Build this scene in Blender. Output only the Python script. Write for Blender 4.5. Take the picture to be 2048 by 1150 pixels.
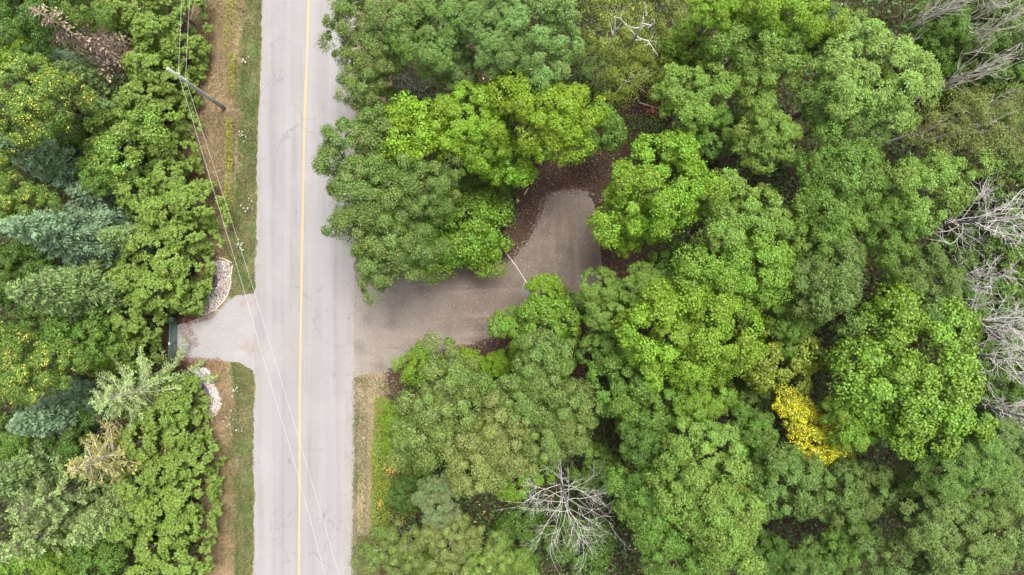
import bpy, math, random
import numpy as np
from mathutils import Vector

for o in list(bpy.data.objects):
    bpy.data.objects.remove(o)
SC = bpy.context.scene
COL = SC.collection

# ------------------------------------------------------------------ camera, sky, sun, exposure
CAM_H, FPX, CX, CY = 56.0, 1400.0, 1024.0, 575.0      # height of the drone, focal length in pixels of the 2048 px frame
cam_data = bpy.data.cameras.new('camera')
cam = bpy.data.objects.new('camera', cam_data)
COL.objects.link(cam)
cam.location = (0, 0, CAM_H)
cam.rotation_euler = (0, 0, 0)
cam_data.sensor_fit = 'HORIZONTAL'
cam_data.sensor_width = 36.0
cam_data.lens = 36.0 * FPX / 2048.0
cam_data.clip_end = 3000.0
SC.camera = cam

SUN_EL, SUN_AZ = math.radians(72), math.radians(25)
world = bpy.data.worlds.new('World')
SC.world = world
world.use_nodes = True
wn, wl = world.node_tree.nodes, world.node_tree.links
wn.clear()
sky = wn.new('ShaderNodeTexSky')
sky.sky_type = 'NISHITA'
sky.sun_disc = False
sky.sun_elevation = SUN_EL
sky.sun_rotation = SUN_AZ
sky.air_density = 1.0
sky.dust_density = 3.0
grey = wn.new('ShaderNodeHueSaturation')              # thin overcast: the sky's blue is mostly washed out
grey.inputs['Saturation'].default_value = 0.12
bg = wn.new('ShaderNodeBackground')
bg.inputs['Strength'].default_value = 0.125
wo = wn.new('ShaderNodeOutputWorld')
wl.new(sky.outputs[0], grey.inputs['Color'])
wl.new(grey.outputs[0], bg.inputs['Color'])
wl.new(bg.outputs[0], wo.inputs['Surface'])

sun_data = bpy.data.lights.new('sun', 'SUN')
sun_data.energy = 1.6
sun_data.angle = math.radians(22)
sun_data.color = (1.0, 0.955, 0.89)
sun = bpy.data.objects.new('sun', sun_data)
COL.objects.link(sun)
_d = Vector((math.cos(SUN_EL) * math.sin(SUN_AZ), math.cos(SUN_EL) * math.cos(SUN_AZ), math.sin(SUN_EL)))
sun.rotation_euler = _d.to_track_quat('Z', 'Y').to_euler()
sun.location = (0, 0, 80)

SC.view_settings.view_transform = 'Standard'
SC.view_settings.look = 'None'
SC.view_settings.gamma = 1.0
SC.view_settings.use_curve_mapping = False
SC.view_settings.exposure = 2.42
SC.render.engine = 'CYCLES'
SC.cycles.max_bounces = 6
SC.cycles.diffuse_bounces = 4
SC.cycles.transmission_bounces = 4
SC.cycles.glossy_bounces = 2
SC.cycles.use_denoising = True

# ------------------------------------------------------------------ helpers
def P(px, py, z=0.0):
    """the place at height z that the photograph shows at pixel (px, py) of its 2048 px frame"""
    s = (CAM_H - z) / FPX
    return ((px - CX) * s, (CY - py) * s, z)

def props(o, label=None, cat=None, group=None, kind=None):
    if label: o['label'] = label
    if cat: o['category'] = cat
    if group: o['group'] = group
    if kind: o['kind'] = kind
    return o

def empty(name, loc, rz=0.0):
    o = bpy.data.objects.new(name, None)
    o.empty_display_size = 0.3
    o.location = loc
    o.rotation_euler = (0, 0, rz)
    COL.objects.link(o)
    return o

def link(name, me, parent=None, mat=None):
    o = bpy.data.objects.new(name, me)
    COL.objects.link(o)
    if parent is not None: o.parent = parent
    if mat is not None and not me.materials: me.materials.append(mat)
    return o

class MB:
    """collects vertices and faces for one mesh"""
    def __init__(s): s.v, s.f = [], []
    def add(s, v, f):
        n = len(s.v); s.v += [tuple(p) for p in v]; s.f += [tuple(i + n for i in q) for q in f]
    def box(s, c, size, rz=0.0):
        x, y, z = [k / 2 for k in size]; ca, sa = math.cos(rz), math.sin(rz)
        v = [(c[0] + ca*a - sa*b, c[1] + sa*a + ca*b, c[2] + d) for a, b, d in
             [(-x,-y,-z),(x,-y,-z),(x,y,-z),(-x,y,-z),(-x,-y,z),(x,-y,z),(x,y,z),(-x,y,z)]]
        s.add(v, [(3,2,1,0),(4,5,6,7),(0,1,5,4),(1,2,6,5),(2,3,7,6),(3,0,4,7)])
    def tube(s, pts, rad, n=6, cap=True):
        pts = [Vector(p) for p in pts]
        if not hasattr(rad, '__len__'): rad = [rad] * len(pts)
        rings = []
        for i, p in enumerate(pts):
            t = (pts[min(i+1, len(pts)-1)] - pts[max(i-1, 0)]).normalized()
            a = Vector((0, 0, 1)) if abs(t.z) < 0.9 else Vector((1, 0, 0))
            u = t.cross(a).normalized(); w = t.cross(u)
            rings.append([p + (u * math.cos(2*math.pi*k/n) + w * math.sin(2*math.pi*k/n)) * rad[i] for k in range(n)])
        v = [q for r in rings for q in r]; f = []
        for i in range(len(pts) - 1):
            for k in range(n):
                k2 = (k + 1) % n
                f.append((i*n + k, i*n + k2, (i+1)*n + k2, (i+1)*n + k))
        if cap:
            f.append(tuple(range(n))[::-1]); f.append(tuple((len(pts)-1)*n + k for k in range(n)))
        s.add(v, f)
    def mesh(s, name, smooth=False):
        me = bpy.data.meshes.new(name); me.from_pydata(s.v, [], s.f); me.update()
        if smooth: me.polygons.foreach_set('use_smooth', [True] * len(me.polygons))
        return me

def np_mesh(name, verts, quads, attrs=None):
    """mesh from arrays: quads is (n, 3) or (n, 4)"""
    k = quads.shape[1]
    me = bpy.data.meshes.new(name)
    me.vertices.add(len(verts)); me.vertices.foreach_set('co', verts.astype(np.float32).ravel())
    me.loops.add(quads.size); me.loops.foreach_set('vertex_index', quads.astype(np.int32).ravel())
    me.polygons.add(len(quads)); me.polygons.foreach_set('loop_start', (np.arange(len(quads)) * k).astype(np.int32))
    me.update(calc_edges=True)
    for n, a in (attrs or {}).items():
        at = me.attributes.new(n, 'FLOAT', 'POINT'); at.data.foreach_set('value', a.astype(np.float32))
    return me

def unit(a): return a / np.maximum(np.linalg.norm(a, axis=-1, keepdims=True), 1e-9)

def leaves(c, nrm, axis, ln, wd, fold=0.18):
    """one folded four-cornered leaf per row; axis is the direction from stalk to tip"""
    nrm = unit(nrm); ax = unit(axis - nrm * np.sum(axis * nrm, 1, keepdims=True)); sd = np.cross(nrm, ax)
    ln, wd = ln[:, None], wd[:, None]
    b = c - ax * ln * 0.5; t = c + ax * ln * 0.5 - nrm * ln * 0.12
    m = c - ax * ln * 0.04
    l = m + sd * wd * 0.5 + nrm * wd * fold; r = m - sd * wd * 0.5 + nrm * wd * fold
    v = np.stack([b, r, t, l], 1).reshape(-1, 3)
    return v, np.arange(len(v)).reshape(-1, 4)

def inside(x, y, poly):
    poly = np.asarray(poly, float); res = np.zeros(len(x), bool); j = len(poly) - 1
    for i in range(len(poly)):
        xi, yi, xj, yj = *poly[i], *poly[j]
        hit = ((yi > y) != (yj > y)) & (x < (xj - xi) * (y - yi) / (yj - yi + 1e-12) + xi)
        res ^= hit; j = i
    return res

def smooth_poly(pts, n=6, closed=True):
    p = np.asarray(pts, float); out = []; m = len(p)
    for i in range(m if closed else m - 1):
        g = (lambda k: p[k % m]) if closed else (lambda k: p[min(max(k, 0), m - 1)])
        a, b, c, d = g(i-1), g(i), g(i+1), g(i+2)
        for t in np.linspace(0, 1, n, endpoint=False):
            out.append(0.5 * (2*b + (c-a)*t + (2*a-5*b+4*c-d)*t*t + (3*b-a-3*c+d)*t**3))
    if not closed: out.append(p[-1])
    return np.array(out)

# ------------------------------------------------------------------ materials
ALB = 0.78      # one scale for every base colour below
def new_mat(name):
    m = bpy.data.materials.new(name); m.use_nodes = True
    nt = m.node_tree; nt.nodes.clear()
    out = nt.nodes.new('ShaderNodeOutputMaterial')
    return m, nt, out

def N(nt, kind, **kw):
    n = nt.nodes.new(kind)
    for k, v in kw.items():
        if hasattr(n, k) and k not in ('Scale',): setattr(n, k, v)
        else: n.inputs[k].default_value = v
    return n

def ramp(nt, stops):
    r = nt.nodes.new('ShaderNodeValToRGB'); e = r.color_ramp.elements
    while len(e) < len(stops): e.new(0.5)
    for k, (p, c) in zip(e, stops): k.position = p; k.color = (*(x * ALB for x in c), 1)
    return r

def ground_mat(name, fine, coarse, fine_scale, coarse_scale, mixing=0.5, rough=0.9, bump=0.3, stretch=(1, 1, 1), extra=None):
    """two noises of colour over each other; extra(nt, colour socket, coordinate socket) may lay more on top"""
    m, nt, out = new_mat(name); L = nt.links
    tc = nt.nodes.new('ShaderNodeTexCoord'); mp = nt.nodes.new('ShaderNodeMapping')
    mp.inputs['Scale'].default_value = stretch
    L.new(tc.outputs['Object'], mp.inputs[0])
    a = N(nt, 'ShaderNodeTexNoise'); a.inputs['Scale'].default_value = fine_scale; a.inputs['Detail'].default_value = 6; a.inputs['Roughness'].default_value = 0.7
    b = N(nt, 'ShaderNodeTexNoise'); b.inputs['Scale'].default_value = coarse_scale; b.inputs['Detail'].default_value = 5; b.inputs['Roughness'].default_value = 0.6
    L.new(mp.outputs[0], a.inputs['Vector']); L.new(mp.outputs[0], b.inputs['Vector'])
    ra, rb = ramp(nt, fine), ramp(nt, coarse)
    L.new(a.outputs['Fac'], ra.inputs[0]); L.new(b.outputs['Fac'], rb.inputs[0])
    mx = nt.nodes.new('ShaderNodeMix'); mx.data_type = 'RGBA'; mx.inputs['Factor'].default_value = mixing
    L.new(ra.outputs[0], mx.inputs['A']); L.new(rb.outputs[0], mx.inputs['B'])
    col = mx.outputs['Result']
    if extra: col = extra(nt, col, tc.outputs['Object'])
    p = nt.nodes.new('ShaderNodeBsdfPrincipled'); p.inputs['Roughness'].default_value = rough
    p.inputs['Specular IOR Level'].default_value = 0.2
    L.new(col, p.inputs['Base Color'])
    bp = nt.nodes.new('ShaderNodeBump'); bp.inputs['Strength'].default_value = bump; bp.inputs['Distance'].default_value = 0.05
    L.new(a.outputs['Fac'], bp.inputs['Height']); L.new(bp.outputs[0], p.inputs['Normal'])
    L.new(p.outputs[0], out.inputs[0])
    return m

def over(nt, base, colour, fac):
    mx = nt.nodes.new('ShaderNodeMix'); mx.data_type = 'RGBA'
    nt.links.new(fac, mx.inputs['Factor']); nt.links.new(base, mx.inputs['A'])
    mx.inputs['B'].default_value = (*(x * ALB for x in colour), 1)
    return mx.outputs['Result']

def noise_fac(nt, co, scale, lo, hi, strength=1.0, stretch=(1, 1, 1), detail=4):
    mp = nt.nodes.new('ShaderNodeMapping'); mp.inputs['Scale'].default_value = stretch; nt.links.new(co, mp.inputs[0])
    n = nt.nodes.new('ShaderNodeTexNoise'); n.inputs['Scale'].default_value = scale; n.inputs['Detail'].default_value = detail
    nt.links.new(mp.outputs[0], n.inputs['Vector'])
    r = nt.nodes.new('ShaderNodeMapRange'); r.inputs['From Min'].default_value = lo; r.inputs['From Max'].default_value = hi; r.inputs['To Max'].default_value = strength
    nt.links.new(n.outputs['Fac'], r.inputs['Value'])
    return r.outputs[0]

def axis_fac(nt, co, axis, lo, hi, strength=1.0, wobble=0.0):
    sp = nt.nodes.new('ShaderNodeSeparateXYZ'); nt.links.new(co, sp.inputs[0]); v = sp.outputs[axis]
    if wobble:
        n = nt.nodes.new('ShaderNodeTexNoise'); n.inputs['Scale'].default_value = 0.7; n.inputs['Detail'].default_value = 5; nt.links.new(co, n.inputs['Vector'])
        ma = nt.nodes.new('ShaderNodeMath'); ma.operation = 'MULTIPLY_ADD'; ma.inputs[1].default_value = wobble
        nt.links.new(n.outputs['Fac'], ma.inputs[0]); nt.links.new(v, ma.inputs[2]); v = ma.outputs[0]
    r = nt.nodes.new('ShaderNodeMapRange'); r.inputs['From Min'].default_value = lo; r.inputs['From Max'].default_value = hi; r.inputs['To Max'].default_value = strength
    nt.links.new(v, r.inputs['Value'])
    return r.outputs[0]

def times(nt, a, b):
    m = nt.nodes.new('ShaderNodeMath'); m.operation = 'MULTIPLY'; nt.links.new(a, m.inputs[0]); nt.links.new(b, m.inputs[1]); return m.outputs[0]

def leaf_mat(name, fleck=None, fleck_at=0.9, translucent=0.17, rough=0.5, spread=0.4, spec=0.2, hue=0.05):
    """foliage: the object's own colour, varied from leaf to leaf and from bough to bough"""
    m, nt, out = new_mat(name); L = nt.links
    oi = nt.nodes.new('ShaderNodeObjectInfo')
    t = nt.nodes.new('ShaderNodeAttribute'); t.attribute_name = 'tint'
    b = nt.nodes.new('ShaderNodeAttribute'); b.attribute_name = 'bough'
    hs = nt.nodes.new('ShaderNodeHueSaturation')
    mv = nt.nodes.new('ShaderNodeMapRange'); mv.inputs['To Min'].default_value = 1 - spread; mv.inputs['To Max'].default_value = 1 + spread
    L.new(t.outputs['Fac'], mv.inputs['Value'])
    mb = nt.nodes.new('ShaderNodeMapRange'); mb.inputs['To Min'].default_value = 0.8; mb.inputs['To Max'].default_value = 1.22
    L.new(b.outputs['Fac'], mb.inputs['Value']); L.new(times(nt, mv.outputs[0], mb.outputs[0]), hs.inputs['Value'])
    mh = nt.nodes.new('ShaderNodeMapRange'); mh.inputs['To Min'].default_value = 0.5 - hue*0.55; mh.inputs['To Max'].default_value = 0.5 + hue*0.06
    L.new(b.outputs['Fac'], mh.inputs['Value']); L.new(mh.outputs[0], hs.inputs['Hue'])
    L.new(oi.outputs['Color'], hs.inputs['Color'])
    col = hs.outputs[0]
    if fleck:
        g = nt.nodes.new('ShaderNodeMath'); g.operation = 'GREATER_THAN'; g.inputs[1].default_value = fleck_at
        f = nt.nodes.new('ShaderNodeAttribute'); f.attribute_name = 'fleck'
        L.new(f.outputs['Fac'], g.inputs[0])
        col = over(nt, col, fleck, g.outputs[0])
    p = nt.nodes.new('ShaderNodeBsdfPrincipled'); p.inputs['Roughness'].default_value = rough; p.inputs['Specular IOR Level'].default_value = spec
    L.new(col, p.inputs['Base Color'])
    tr = nt.nodes.new('ShaderNodeBsdfTranslucent')
    hs2 = nt.nodes.new('ShaderNodeHueSaturation'); hs2.inputs['Hue'].default_value = 0.49; hs2.inputs['Saturation'].default_value = 1.05; hs2.inputs['Value'].default_value = 1.3
    L.new(col, hs2.inputs['Color']); L.new(hs2.outputs[0], tr.inputs['Color'])
    mx = nt.nodes.new('ShaderNodeMixShader'); mx.inputs[0].default_value = translucent
    L.new(p.outputs[0], mx.inputs[1]); L.new(tr.outputs[0], mx.inputs[2]); L.new(mx.outputs[0], out.inputs[0])
    return m

def plain(name, c, rough=0.7, var=0.25, scale=8.0, stretch=(1, 1, 1), bump=0.2, metallic=0.0):
    k = [tuple(x * (1 - var) for x in c), tuple(min(1, x * (1 + var)) for x in c)]
    m = ground_mat(name, [(0.3, k[0]), (0.7, k[1])], [(0.3, k[0]), (0.7, k[1])], scale, scale * 0.15, 0.4, rough, bump, stretch)
    m.node_tree.nodes['Principled BSDF'].inputs['Metallic'].default_value = metallic
    return m

M = {}
M['leaf'] = leaf_mat('leaf', fleck=(0.30, 0.24, 0.05), fleck_at=0.992)
M['leaf_flecked'] = leaf_mat('leaf_flecked', fleck=(0.40, 0.37, 0.05), fleck_at=0.79, hue=0.03)
M['leaf_pale_flecked'] = leaf_mat('leaf_pale_flecked', fleck=(0.16, 0.20, 0.055), fleck_at=0.72, spread=0.5)
M['leaf_turning'] = leaf_mat('leaf_turning', fleck=(0.12, 0.17, 0.02), fleck_at=0.52, spread=0.45)
M['needle'] = leaf_mat('needle', translucent=0.12, rough=0.6, spread=0.45, hue=0.03)
M['blade'] = leaf_mat('blade', translucent=0.25, rough=0.7, spread=0.5, spec=0.15, hue=0.05)
M['bark'] = plain('bark', (0.13, 0.105, 0.085), 0.9, 0.4, 6, (1, 1, 0.25), 0.6)
M['dead_wood'] = plain('dead_wood', (0.40, 0.372, 0.35), 0.85, 0.3, 5, (1, 1, 0.4), 0.4)
M['birch_wood'] = plain('birch_wood', (0.42, 0.39, 0.375), 0.8, 0.2, 7, (1, 1, 0.5), 0.3)
M['twig'] = plain('twig', (0.15, 0.135, 0.13), 0.85, 0.3, 5)
M['brown_twig'] = plain('brown_twig', (0.22, 0.16, 0.12), 0.85, 0.3, 5)
M['pale_twig'] = plain('pale_twig', (0.42, 0.385, 0.33), 0.85, 0.3, 5)

FLOOR = ground_mat('forest_litter',
    [(0.30, (0.012, 0.008, 0.005)), (0.48, (0.028, 0.018, 0.011)), (0.62, (0.050, 0.032, 0.019)), (0.78, (0.10, 0.068, 0.042))],
    [(0.35, (0.018, 0.011, 0.007)), (0.55, (0.038, 0.022, 0.013)), (0.72, (0.06, 0.030, 0.016))], 4.5, 0.35, 0.4, 0.95, 0.9)

def road_extra(nt, c, co):
    # tyre-polished bands along the road, seams, dusty blotches, sandy margin
    c = over(nt, c, (0.178, 0.173, 0.178), noise_fac(nt, co, 0.9, 0.45, 0.62, 0.5, (1.0, 0.05, 1)))
    c = over(nt, c, (0.109, 0.106, 0.109), noise_fac(nt, co, 1.6, 0.50, 0.70, 0.5, (1.0, 0.03, 1)))
    c = over(nt, c, (0.198, 0.188, 0.182), noise_fac(nt, co, 0.25, 0.5, 0.75, 0.5))
    c = over(nt, c, (0.066, 0.066, 0.069), noise_fac(nt, co, 0.8, 0.70, 0.76, 0.5, (1, 0.5, 1), 8))
    c = over(nt, c, (0.085, 0.083, 0.085), times(nt, noise_fac(nt, co, 0.22, 0.60, 0.66, 1.0, (1, .6, 1)), noise_fac(nt, co, 5, 0.52, 0.62, 0.7, (1, .5, 1))))
    v = nt.nodes.new('ShaderNodeTexVoronoi'); v.feature = 'DISTANCE_TO_EDGE'; v.inputs['Scale'].default_value = 0.16
    w = nt.nodes.new('ShaderNodeTexNoise'); w.inputs['Scale'].default_value = 0.8; w.inputs['Detail'].default_value = 6; nt.links.new(co, w.inputs['Vector'])
    vm = nt.nodes.new('ShaderNodeVectorMath'); vm.operation = 'MULTIPLY_ADD'; vm.inputs[1].default_value = (2.5, 2.5, 0)
    nt.links.new(w.outputs['Color'], vm.inputs[0]); nt.links.new(co, vm.inputs[2]); nt.links.new(vm.outputs[0], v.inputs['Vector'])
    r = nt.nodes.new('ShaderNodeMapRange'); r.inputs['From Min'].default_value = 0.012; r.inputs['From Max'].default_value = 0.0; r.inputs['To Max'].default_value = 0.55
    nt.links.new(v.outputs['Distance'], r.inputs['Value'])
    c = over(nt, c, (0.10, 0.095, 0.095), times(nt, r.outputs[0], noise_fac(nt, co, 0.15, 0.5, 0.6)))
    return c
ROAD = ground_mat('worn_asphalt', [(0.35, (0.134, 0.125, 0.125)), (0.65, (0.172, 0.161, 0.159))], [(0.3, (0.141, 0.132, 0.131)), (0.7, (0.165, 0.154, 0.152))], 14, 0.2, 0.5, 0.85, 0.15, extra=road_extra)
SHOULDER = ground_mat('sandy_shoulder', [(0.35, (0.132, 0.119, 0.115)), (0.65, (0.198, 0.182, 0.175))], [(0.3, (0.145, 0.132, 0.129)), (0.7, (0.191, 0.175, 0.172))], 9, 0.8, 0.5, 0.95, 0.4)

def gravel_extra(nt, c, co):
    x0, x1 = P(705, 0)[0], P(960, 0)[0]
    c = over(nt, c, (0.180, 0.161, 0.143), axis_fac(nt, co, 0, x1, x0 - 0.5, 0.8, 1.6))      # road dust dragged in
    c = over(nt, c, (0.128, 0.112, 0.101), noise_fac(nt, co, 0.8, 0.5, 0.72, 0.45, (0.15, 1, 1)))
    c = over(nt, c, (0.225, 0.203, 0.184), noise_fac(nt, co, 7, 0.66, 0.76, 0.6))
    c = over(nt, c, (0.165, 0.135, 0.112), times(nt, noise_fac(nt, co, 1.5, 0.5, 0.66, 0.6, (0.06, 1, 1), 6), axis_fac(nt, co, 0, 2.5, -3.0)))
    c = over(nt, c, (0.055, 0.042, 0.034), times(nt, noise_fac(nt, co, 1.1, 0.56, 0.7, 0.6, (0.09, 1, 1), 6), axis_fac(nt, co, 0, 2.5, -3.0)))
    c = over(nt, c, (0.055, 0.044, 0.036), noise_fac(nt, co, 0.5, 0.5, 0.7, 0.5))
    c = over(nt, c, (0.16, 0.13, 0.105), times(nt, noise_fac(nt, co, 1.6, 0.5, 0.7, 0.5, (1, .1, 1), 6), axis_fac(nt, co, 0, 0.5, 4.0)))
    return c
GRAVEL = ground_mat('brown_gravel', [(0.32, (0.060, 0.046, 0.035)), (0.5, (0.098, 0.076, 0.060)), (0.7, (0.165, 0.132, 0.106))],
                    [(0.35, (0.062, 0.048, 0.038)), (0.65, (0.104, 0.083, 0.068))], 7, 0.6, 0.45, 0.95, 0.6, extra=gravel_extra)
def drive_extra(nt, c, co):
    c = over(nt, c, (0.150, 0.075, 0.041), noise_fac(nt, co, 0.55, 0.60, 0.75, 0.35))
    c = over(nt, c, (0.270, 0.255, 0.247), noise_fac(nt, co, 6, 0.6, 0.72, 0.5))
    return c
PALE_GRAVEL = ground_mat('pale_gravel', [(0.32, (0.143, 0.134, 0.129)), (0.68, (0.217, 0.206, 0.201))], [(0.35, (0.158, 0.150, 0.147)), (0.65, (0.195, 0.184, 0.180))], 8, 0.7, 0.5, 0.95, 0.5, extra=drive_extra)
DRY = ground_mat('dry_verge_soil', [(0.3, (0.070, 0.052, 0.030)), (0.5, (0.13, 0.10, 0.06)), (0.7, (0.20, 0.155, 0.095))],
                 [(0.35, (0.095, 0.072, 0.04)), (0.65, (0.175, 0.14, 0.085))], 6, 0.5, 0.5, 0.95, 0.6)
GREEN = ground_mat('grassy_soil', [(0.3, (0.035, 0.05, 0.014)), (0.5, (0.06, 0.08, 0.024)), (0.7, (0.14, 0.105, 0.055))],
                   [(0.4, (0.045, 0.07, 0.018)), (0.52, (0.075, 0.085, 0.03)), (0.65, (0.15, 0.105, 0.055))], 5, 0.9, 0.5, 0.95, 0.6)

# ------------------------------------------------------------------ ground, road, driveways
def sheet(name, pts, z, mat, seed=0, jit=2.5, n=8, closed_smooth=True):
    """a flat sheet whose outline is given in pixels at ground level; its edge is made ragged"""
    r = np.random.default_rng(seed)
    q = smooth_poly(pts, n) if closed_smooth else np.asarray(pts, float)
    q = q + r.normal(0, jit, q.shape) * 0.6
    me = bpy.data.meshes.new(name)
    me.from_pydata([P(x, y, z) for x, y in q], [], [tuple(range(len(q)))])
    me.update()
    if me.polygons[0].normal.z < 0: me.flip_normals()
    return props(link(name, me, mat=mat), kind='structure')

def strip(name, left, right, z, mat, seed, jit):
    """a strip between two polylines (pixels), ragged on both sides"""
    r = np.random.default_rng(seed)
    ys = np.arange(-700, 1860, 7.0)
    xl = np.interp(ys, [p[1] for p in left], [p[0] for p in left]) + r.normal(0, jit, len(ys)) + np.sin(ys * 0.021 + seed) * jit * 1.3 + np.sin(ys * 0.063 + 3 * seed) * jit * .8
    xr = np.interp(ys, [p[1] for p in right], [p[0] for p in right]) + r.normal(0, jit, len(ys)) + np.sin(ys * 0.017 + 2 * seed) * jit
    v = [P(x, y, z) for x, y in zip(xl, ys)] + [P(x, y, z) for x, y in zip(xr, ys)]
    k = len(ys)
    me = bpy.data.meshes.new(name)
    me.from_pydata(v, [], [(i, i + 1, k + i + 1, k + i) for i in range(k - 1)]); me.update()
    if me.polygons[0].normal.z < 0: me.flip_normals()
    return props(link(name, me, mat=mat), kind='structure')

me = bpy.data.meshes.new('forest_floor')
me.from_pydata([(-600, -600, 0), (600, -600, 0), (600, 600, 0), (-600, 600, 0)], [], [(0, 1, 2, 3)])
props(link('forest_floor', me, mat=FLOOR), kind='structure')

ASPHALT_L = [(542, -700), (533, 0), (522, 300), (519, 600), (518, 760), (518, 1150), (518, 1860)]
ASPHALT_R = [(706, -700), (703, 0), (694, 300), (690, 600), (688, 760), (686, 1150), (684, 1860)]
SHOULD_L = [(534, -700), (525, 0), (515, 300), (510, 600), (508, 760), (507, 1150), (506, 1860)]
SHOULD_R = [(722, -700), (718, 0), (710, 300), (708, 600), (709, 760), (706, 1150), (704, 1860)]
LINE = [(628, -700), (617.5, 0), (607.5, 300), (602.5, 600), (600, 760), (598, 1150), (595, 1860)]
VERGE_L = [(385, -700), (385, 0), (352, 150), (350, 300), (390, 400), (395, 560), (385, 720), (400, 900), (410, 1150), (410, 1860)]
GREEN_L = [(490, -700), (489, 0), (480, 180), (473, 320), (470, 420), (452, 520), (450, 640), (470, 780), (462, 900), (472, 1000), (468, 1150), (468, 1860)]
VERGE_R = [(800, -700), (780, 200), (775, 720), (775, 800), (755, 900), (752, 1080), (760, 1150), (770, 1860)]

strip('dry_verge', VERGE_L, [(x + 8, y) for x, y in SHOULD_L], 0.004, DRY, 1, 2.5)
strip('green_verge', GREEN_L, [(x + 7, y) for x, y in SHOULD_L], 0.008, GREEN, 2, 4.5)
strip('roadside_verge', [(x - 8, y) for x, y in SHOULD_R], VERGE_R, 0.004, DRY, 3, 2.5)
strip('road_shoulder', SHOULD_L, [(x + 10, y) for x, y in ASPHALT_L], 0.020, SHOULDER, 5, 1.3)
strip('road_shoulder', [(x - 10, y) for x, y in ASPHALT_R], SHOULD_R, 0.020, SHOULDER, 6, 1.3)
strip('road', [(x - 2, y) for x, y in ASPHALT_L], [(x + 2, y) for x, y in ASPHALT_R], 0.024, ROAD, 4, 0.8)
YELLOW = ground_mat('yellow_road_paint', [(0.35, (0.25, 0.175, 0.082)), (0.65, (0.29, 0.205, 0.105))], [(0.3, (0.26, 0.18, 0.085)), (0.7, (0.28, 0.2, 0.098))], 5, 0.7, 0.5, 0.7, 0.1,
                    extra=lambda nt, c, co: over(nt, c, (0.22, 0.19, 0.15), noise_fac(nt, co, 5, 0.58, 0.7, 0.6)))
strip('centre_line', [(x - 2.2, y) for x, y in LINE], [(x + 2.2, y) for x, y in LINE], 0.028, YELLOW, 0, 0.22)

DRIVE = [(690, 520), (760, 545), (830, 546), (900, 541), (960, 535), (1008, 530), (1040, 502), (1064, 470), (1083, 430), (1094, 396), (1120, 381), (1160, 379), (1182, 396),
         (1195, 432), (1201, 490), (1201, 550), (1185, 610), (1150, 650), (1060, 662), (1000, 668), (940, 690), (880, 702), (815, 722), (765, 742), (712, 753), (690, 756)]
sheet('gravel_driveway', DRIVE, 0.014, GRAVEL, 7, 2.0)
DRIVE_L = [(352, 655), (400, 634), (440, 618), (468, 594), (500, 588), (514, 596), (516, 740), (500, 738), (478, 726), (440, 722), (400, 724), (360, 718), (346, 690)]
sheet('pale_driveway', DRIVE_L, 0.014, PALE_GRAVEL, 8, 2.0)

# ------------------------------------------------------------------ low growth: grass, weeds, litter (uncountable)
def px_of(x, y): return CX + x * FPX / CAM_H, CY - y * FPX / CAM_H

def scatter(rng, poly, n):
    p = np.asarray(poly, float); lo, hi = p.min(0), p.max(0)
    q = rng.uniform(lo, hi, (n * 3, 2)); q = q[inside(q[:, 0], q[:, 1], p)][:n]
    s = CAM_H / FPX
    return np.stack([(q[:, 0] - CX) * s, (CY - q[:, 1]) * s], 1), q

def band(left, right, y0, y1, pad=0):
    ys = np.linspace(y0, y1, 24)
    a = [(np.interp(y, [p[1] for p in left], [p[0] for p in left]) + pad, y) for y in ys]
    b = [(np.interp(y, [p[1] for p in right], [p[0] for p in right]) - pad, y) for y in ys]
    return a + b[::-1]

def blades(name, poly_n, colour, hgt, wid, lean, z0=0.0, seed=0, patch=None, flow=0.0, mat='blade', exclude=()):
    rng = np.random.default_rng(seed); vs, ts, bs = [], [], []
    for poly, n in poly_n:
        xy, q = scatter(rng, poly, n)
        keep = np.ones(len(xy), bool)
        if patch:                                             # patchy growth
            f = np.sin(xy[:, 0] * 2.1 + 1.7 * np.sin(xy[:, 1] * 0.9 + seed)) * np.sin(xy[:, 1] * 1.3 + seed * 2 + 1.3 * np.sin(xy[:, 0] * 1.7)) 
            keep &= rng.uniform(-1, 1, len(xy)) < f + patch
        for e in exclude: keep &= ~inside(q[:, 0], q[:, 1], e)
        xy = xy[keep]; k = len(xy)
        ang = rng.uniform(0, 2 * np.pi, k)
        if flow: ang = flow * (np.sin(xy[:, 1] * 0.8 + seed) * 1.4 + np.sin(xy[:, 0] * 1.1 + xy[:, 1] * 0.35) * 1.1) + rng.normal(0, 0.55, k)
        h = rng.uniform(*hgt, k); l = rng.uniform(*lean, k) * h; w = rng.uniform(*wid, k)
        b = np.c_[xy, np.full(k, z0)]
        d = np.stack([np.cos(ang), np.sin(ang), np.zeros(k)], 1); s = np.stack([-np.sin(ang), np.cos(ang), np.zeros(k)], 1)
        tip = b + d * l[:, None] + np.array([0, 0, 1]) * np.sqrt(np.maximum(h*h - l*l, 0.0009))[:, None]
        vs.append(np.stack([b - s * w[:, None] / 2, b + s * w[:, None] / 2, tip], 1).reshape(-1, 3))
        t = rng.uniform(0, 1, k); ts.append(np.repeat(t, 3)); bs.append(np.repeat(rng.uniform(0, 1, k), 3))
    v = np.concatenate(vs)
    me = np_mesh(name, v, np.arange(len(v)).reshape(-1, 3), {'tint': np.concatenate(ts), 'bough': np.concatenate(bs), 'fleck': np.concatenate(ts) * 0})
    o = props(link(name, me, mat=M[mat]), kind='stuff'); o.color = (*(x * 0.8 for x in colour), 1)
    return o

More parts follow.
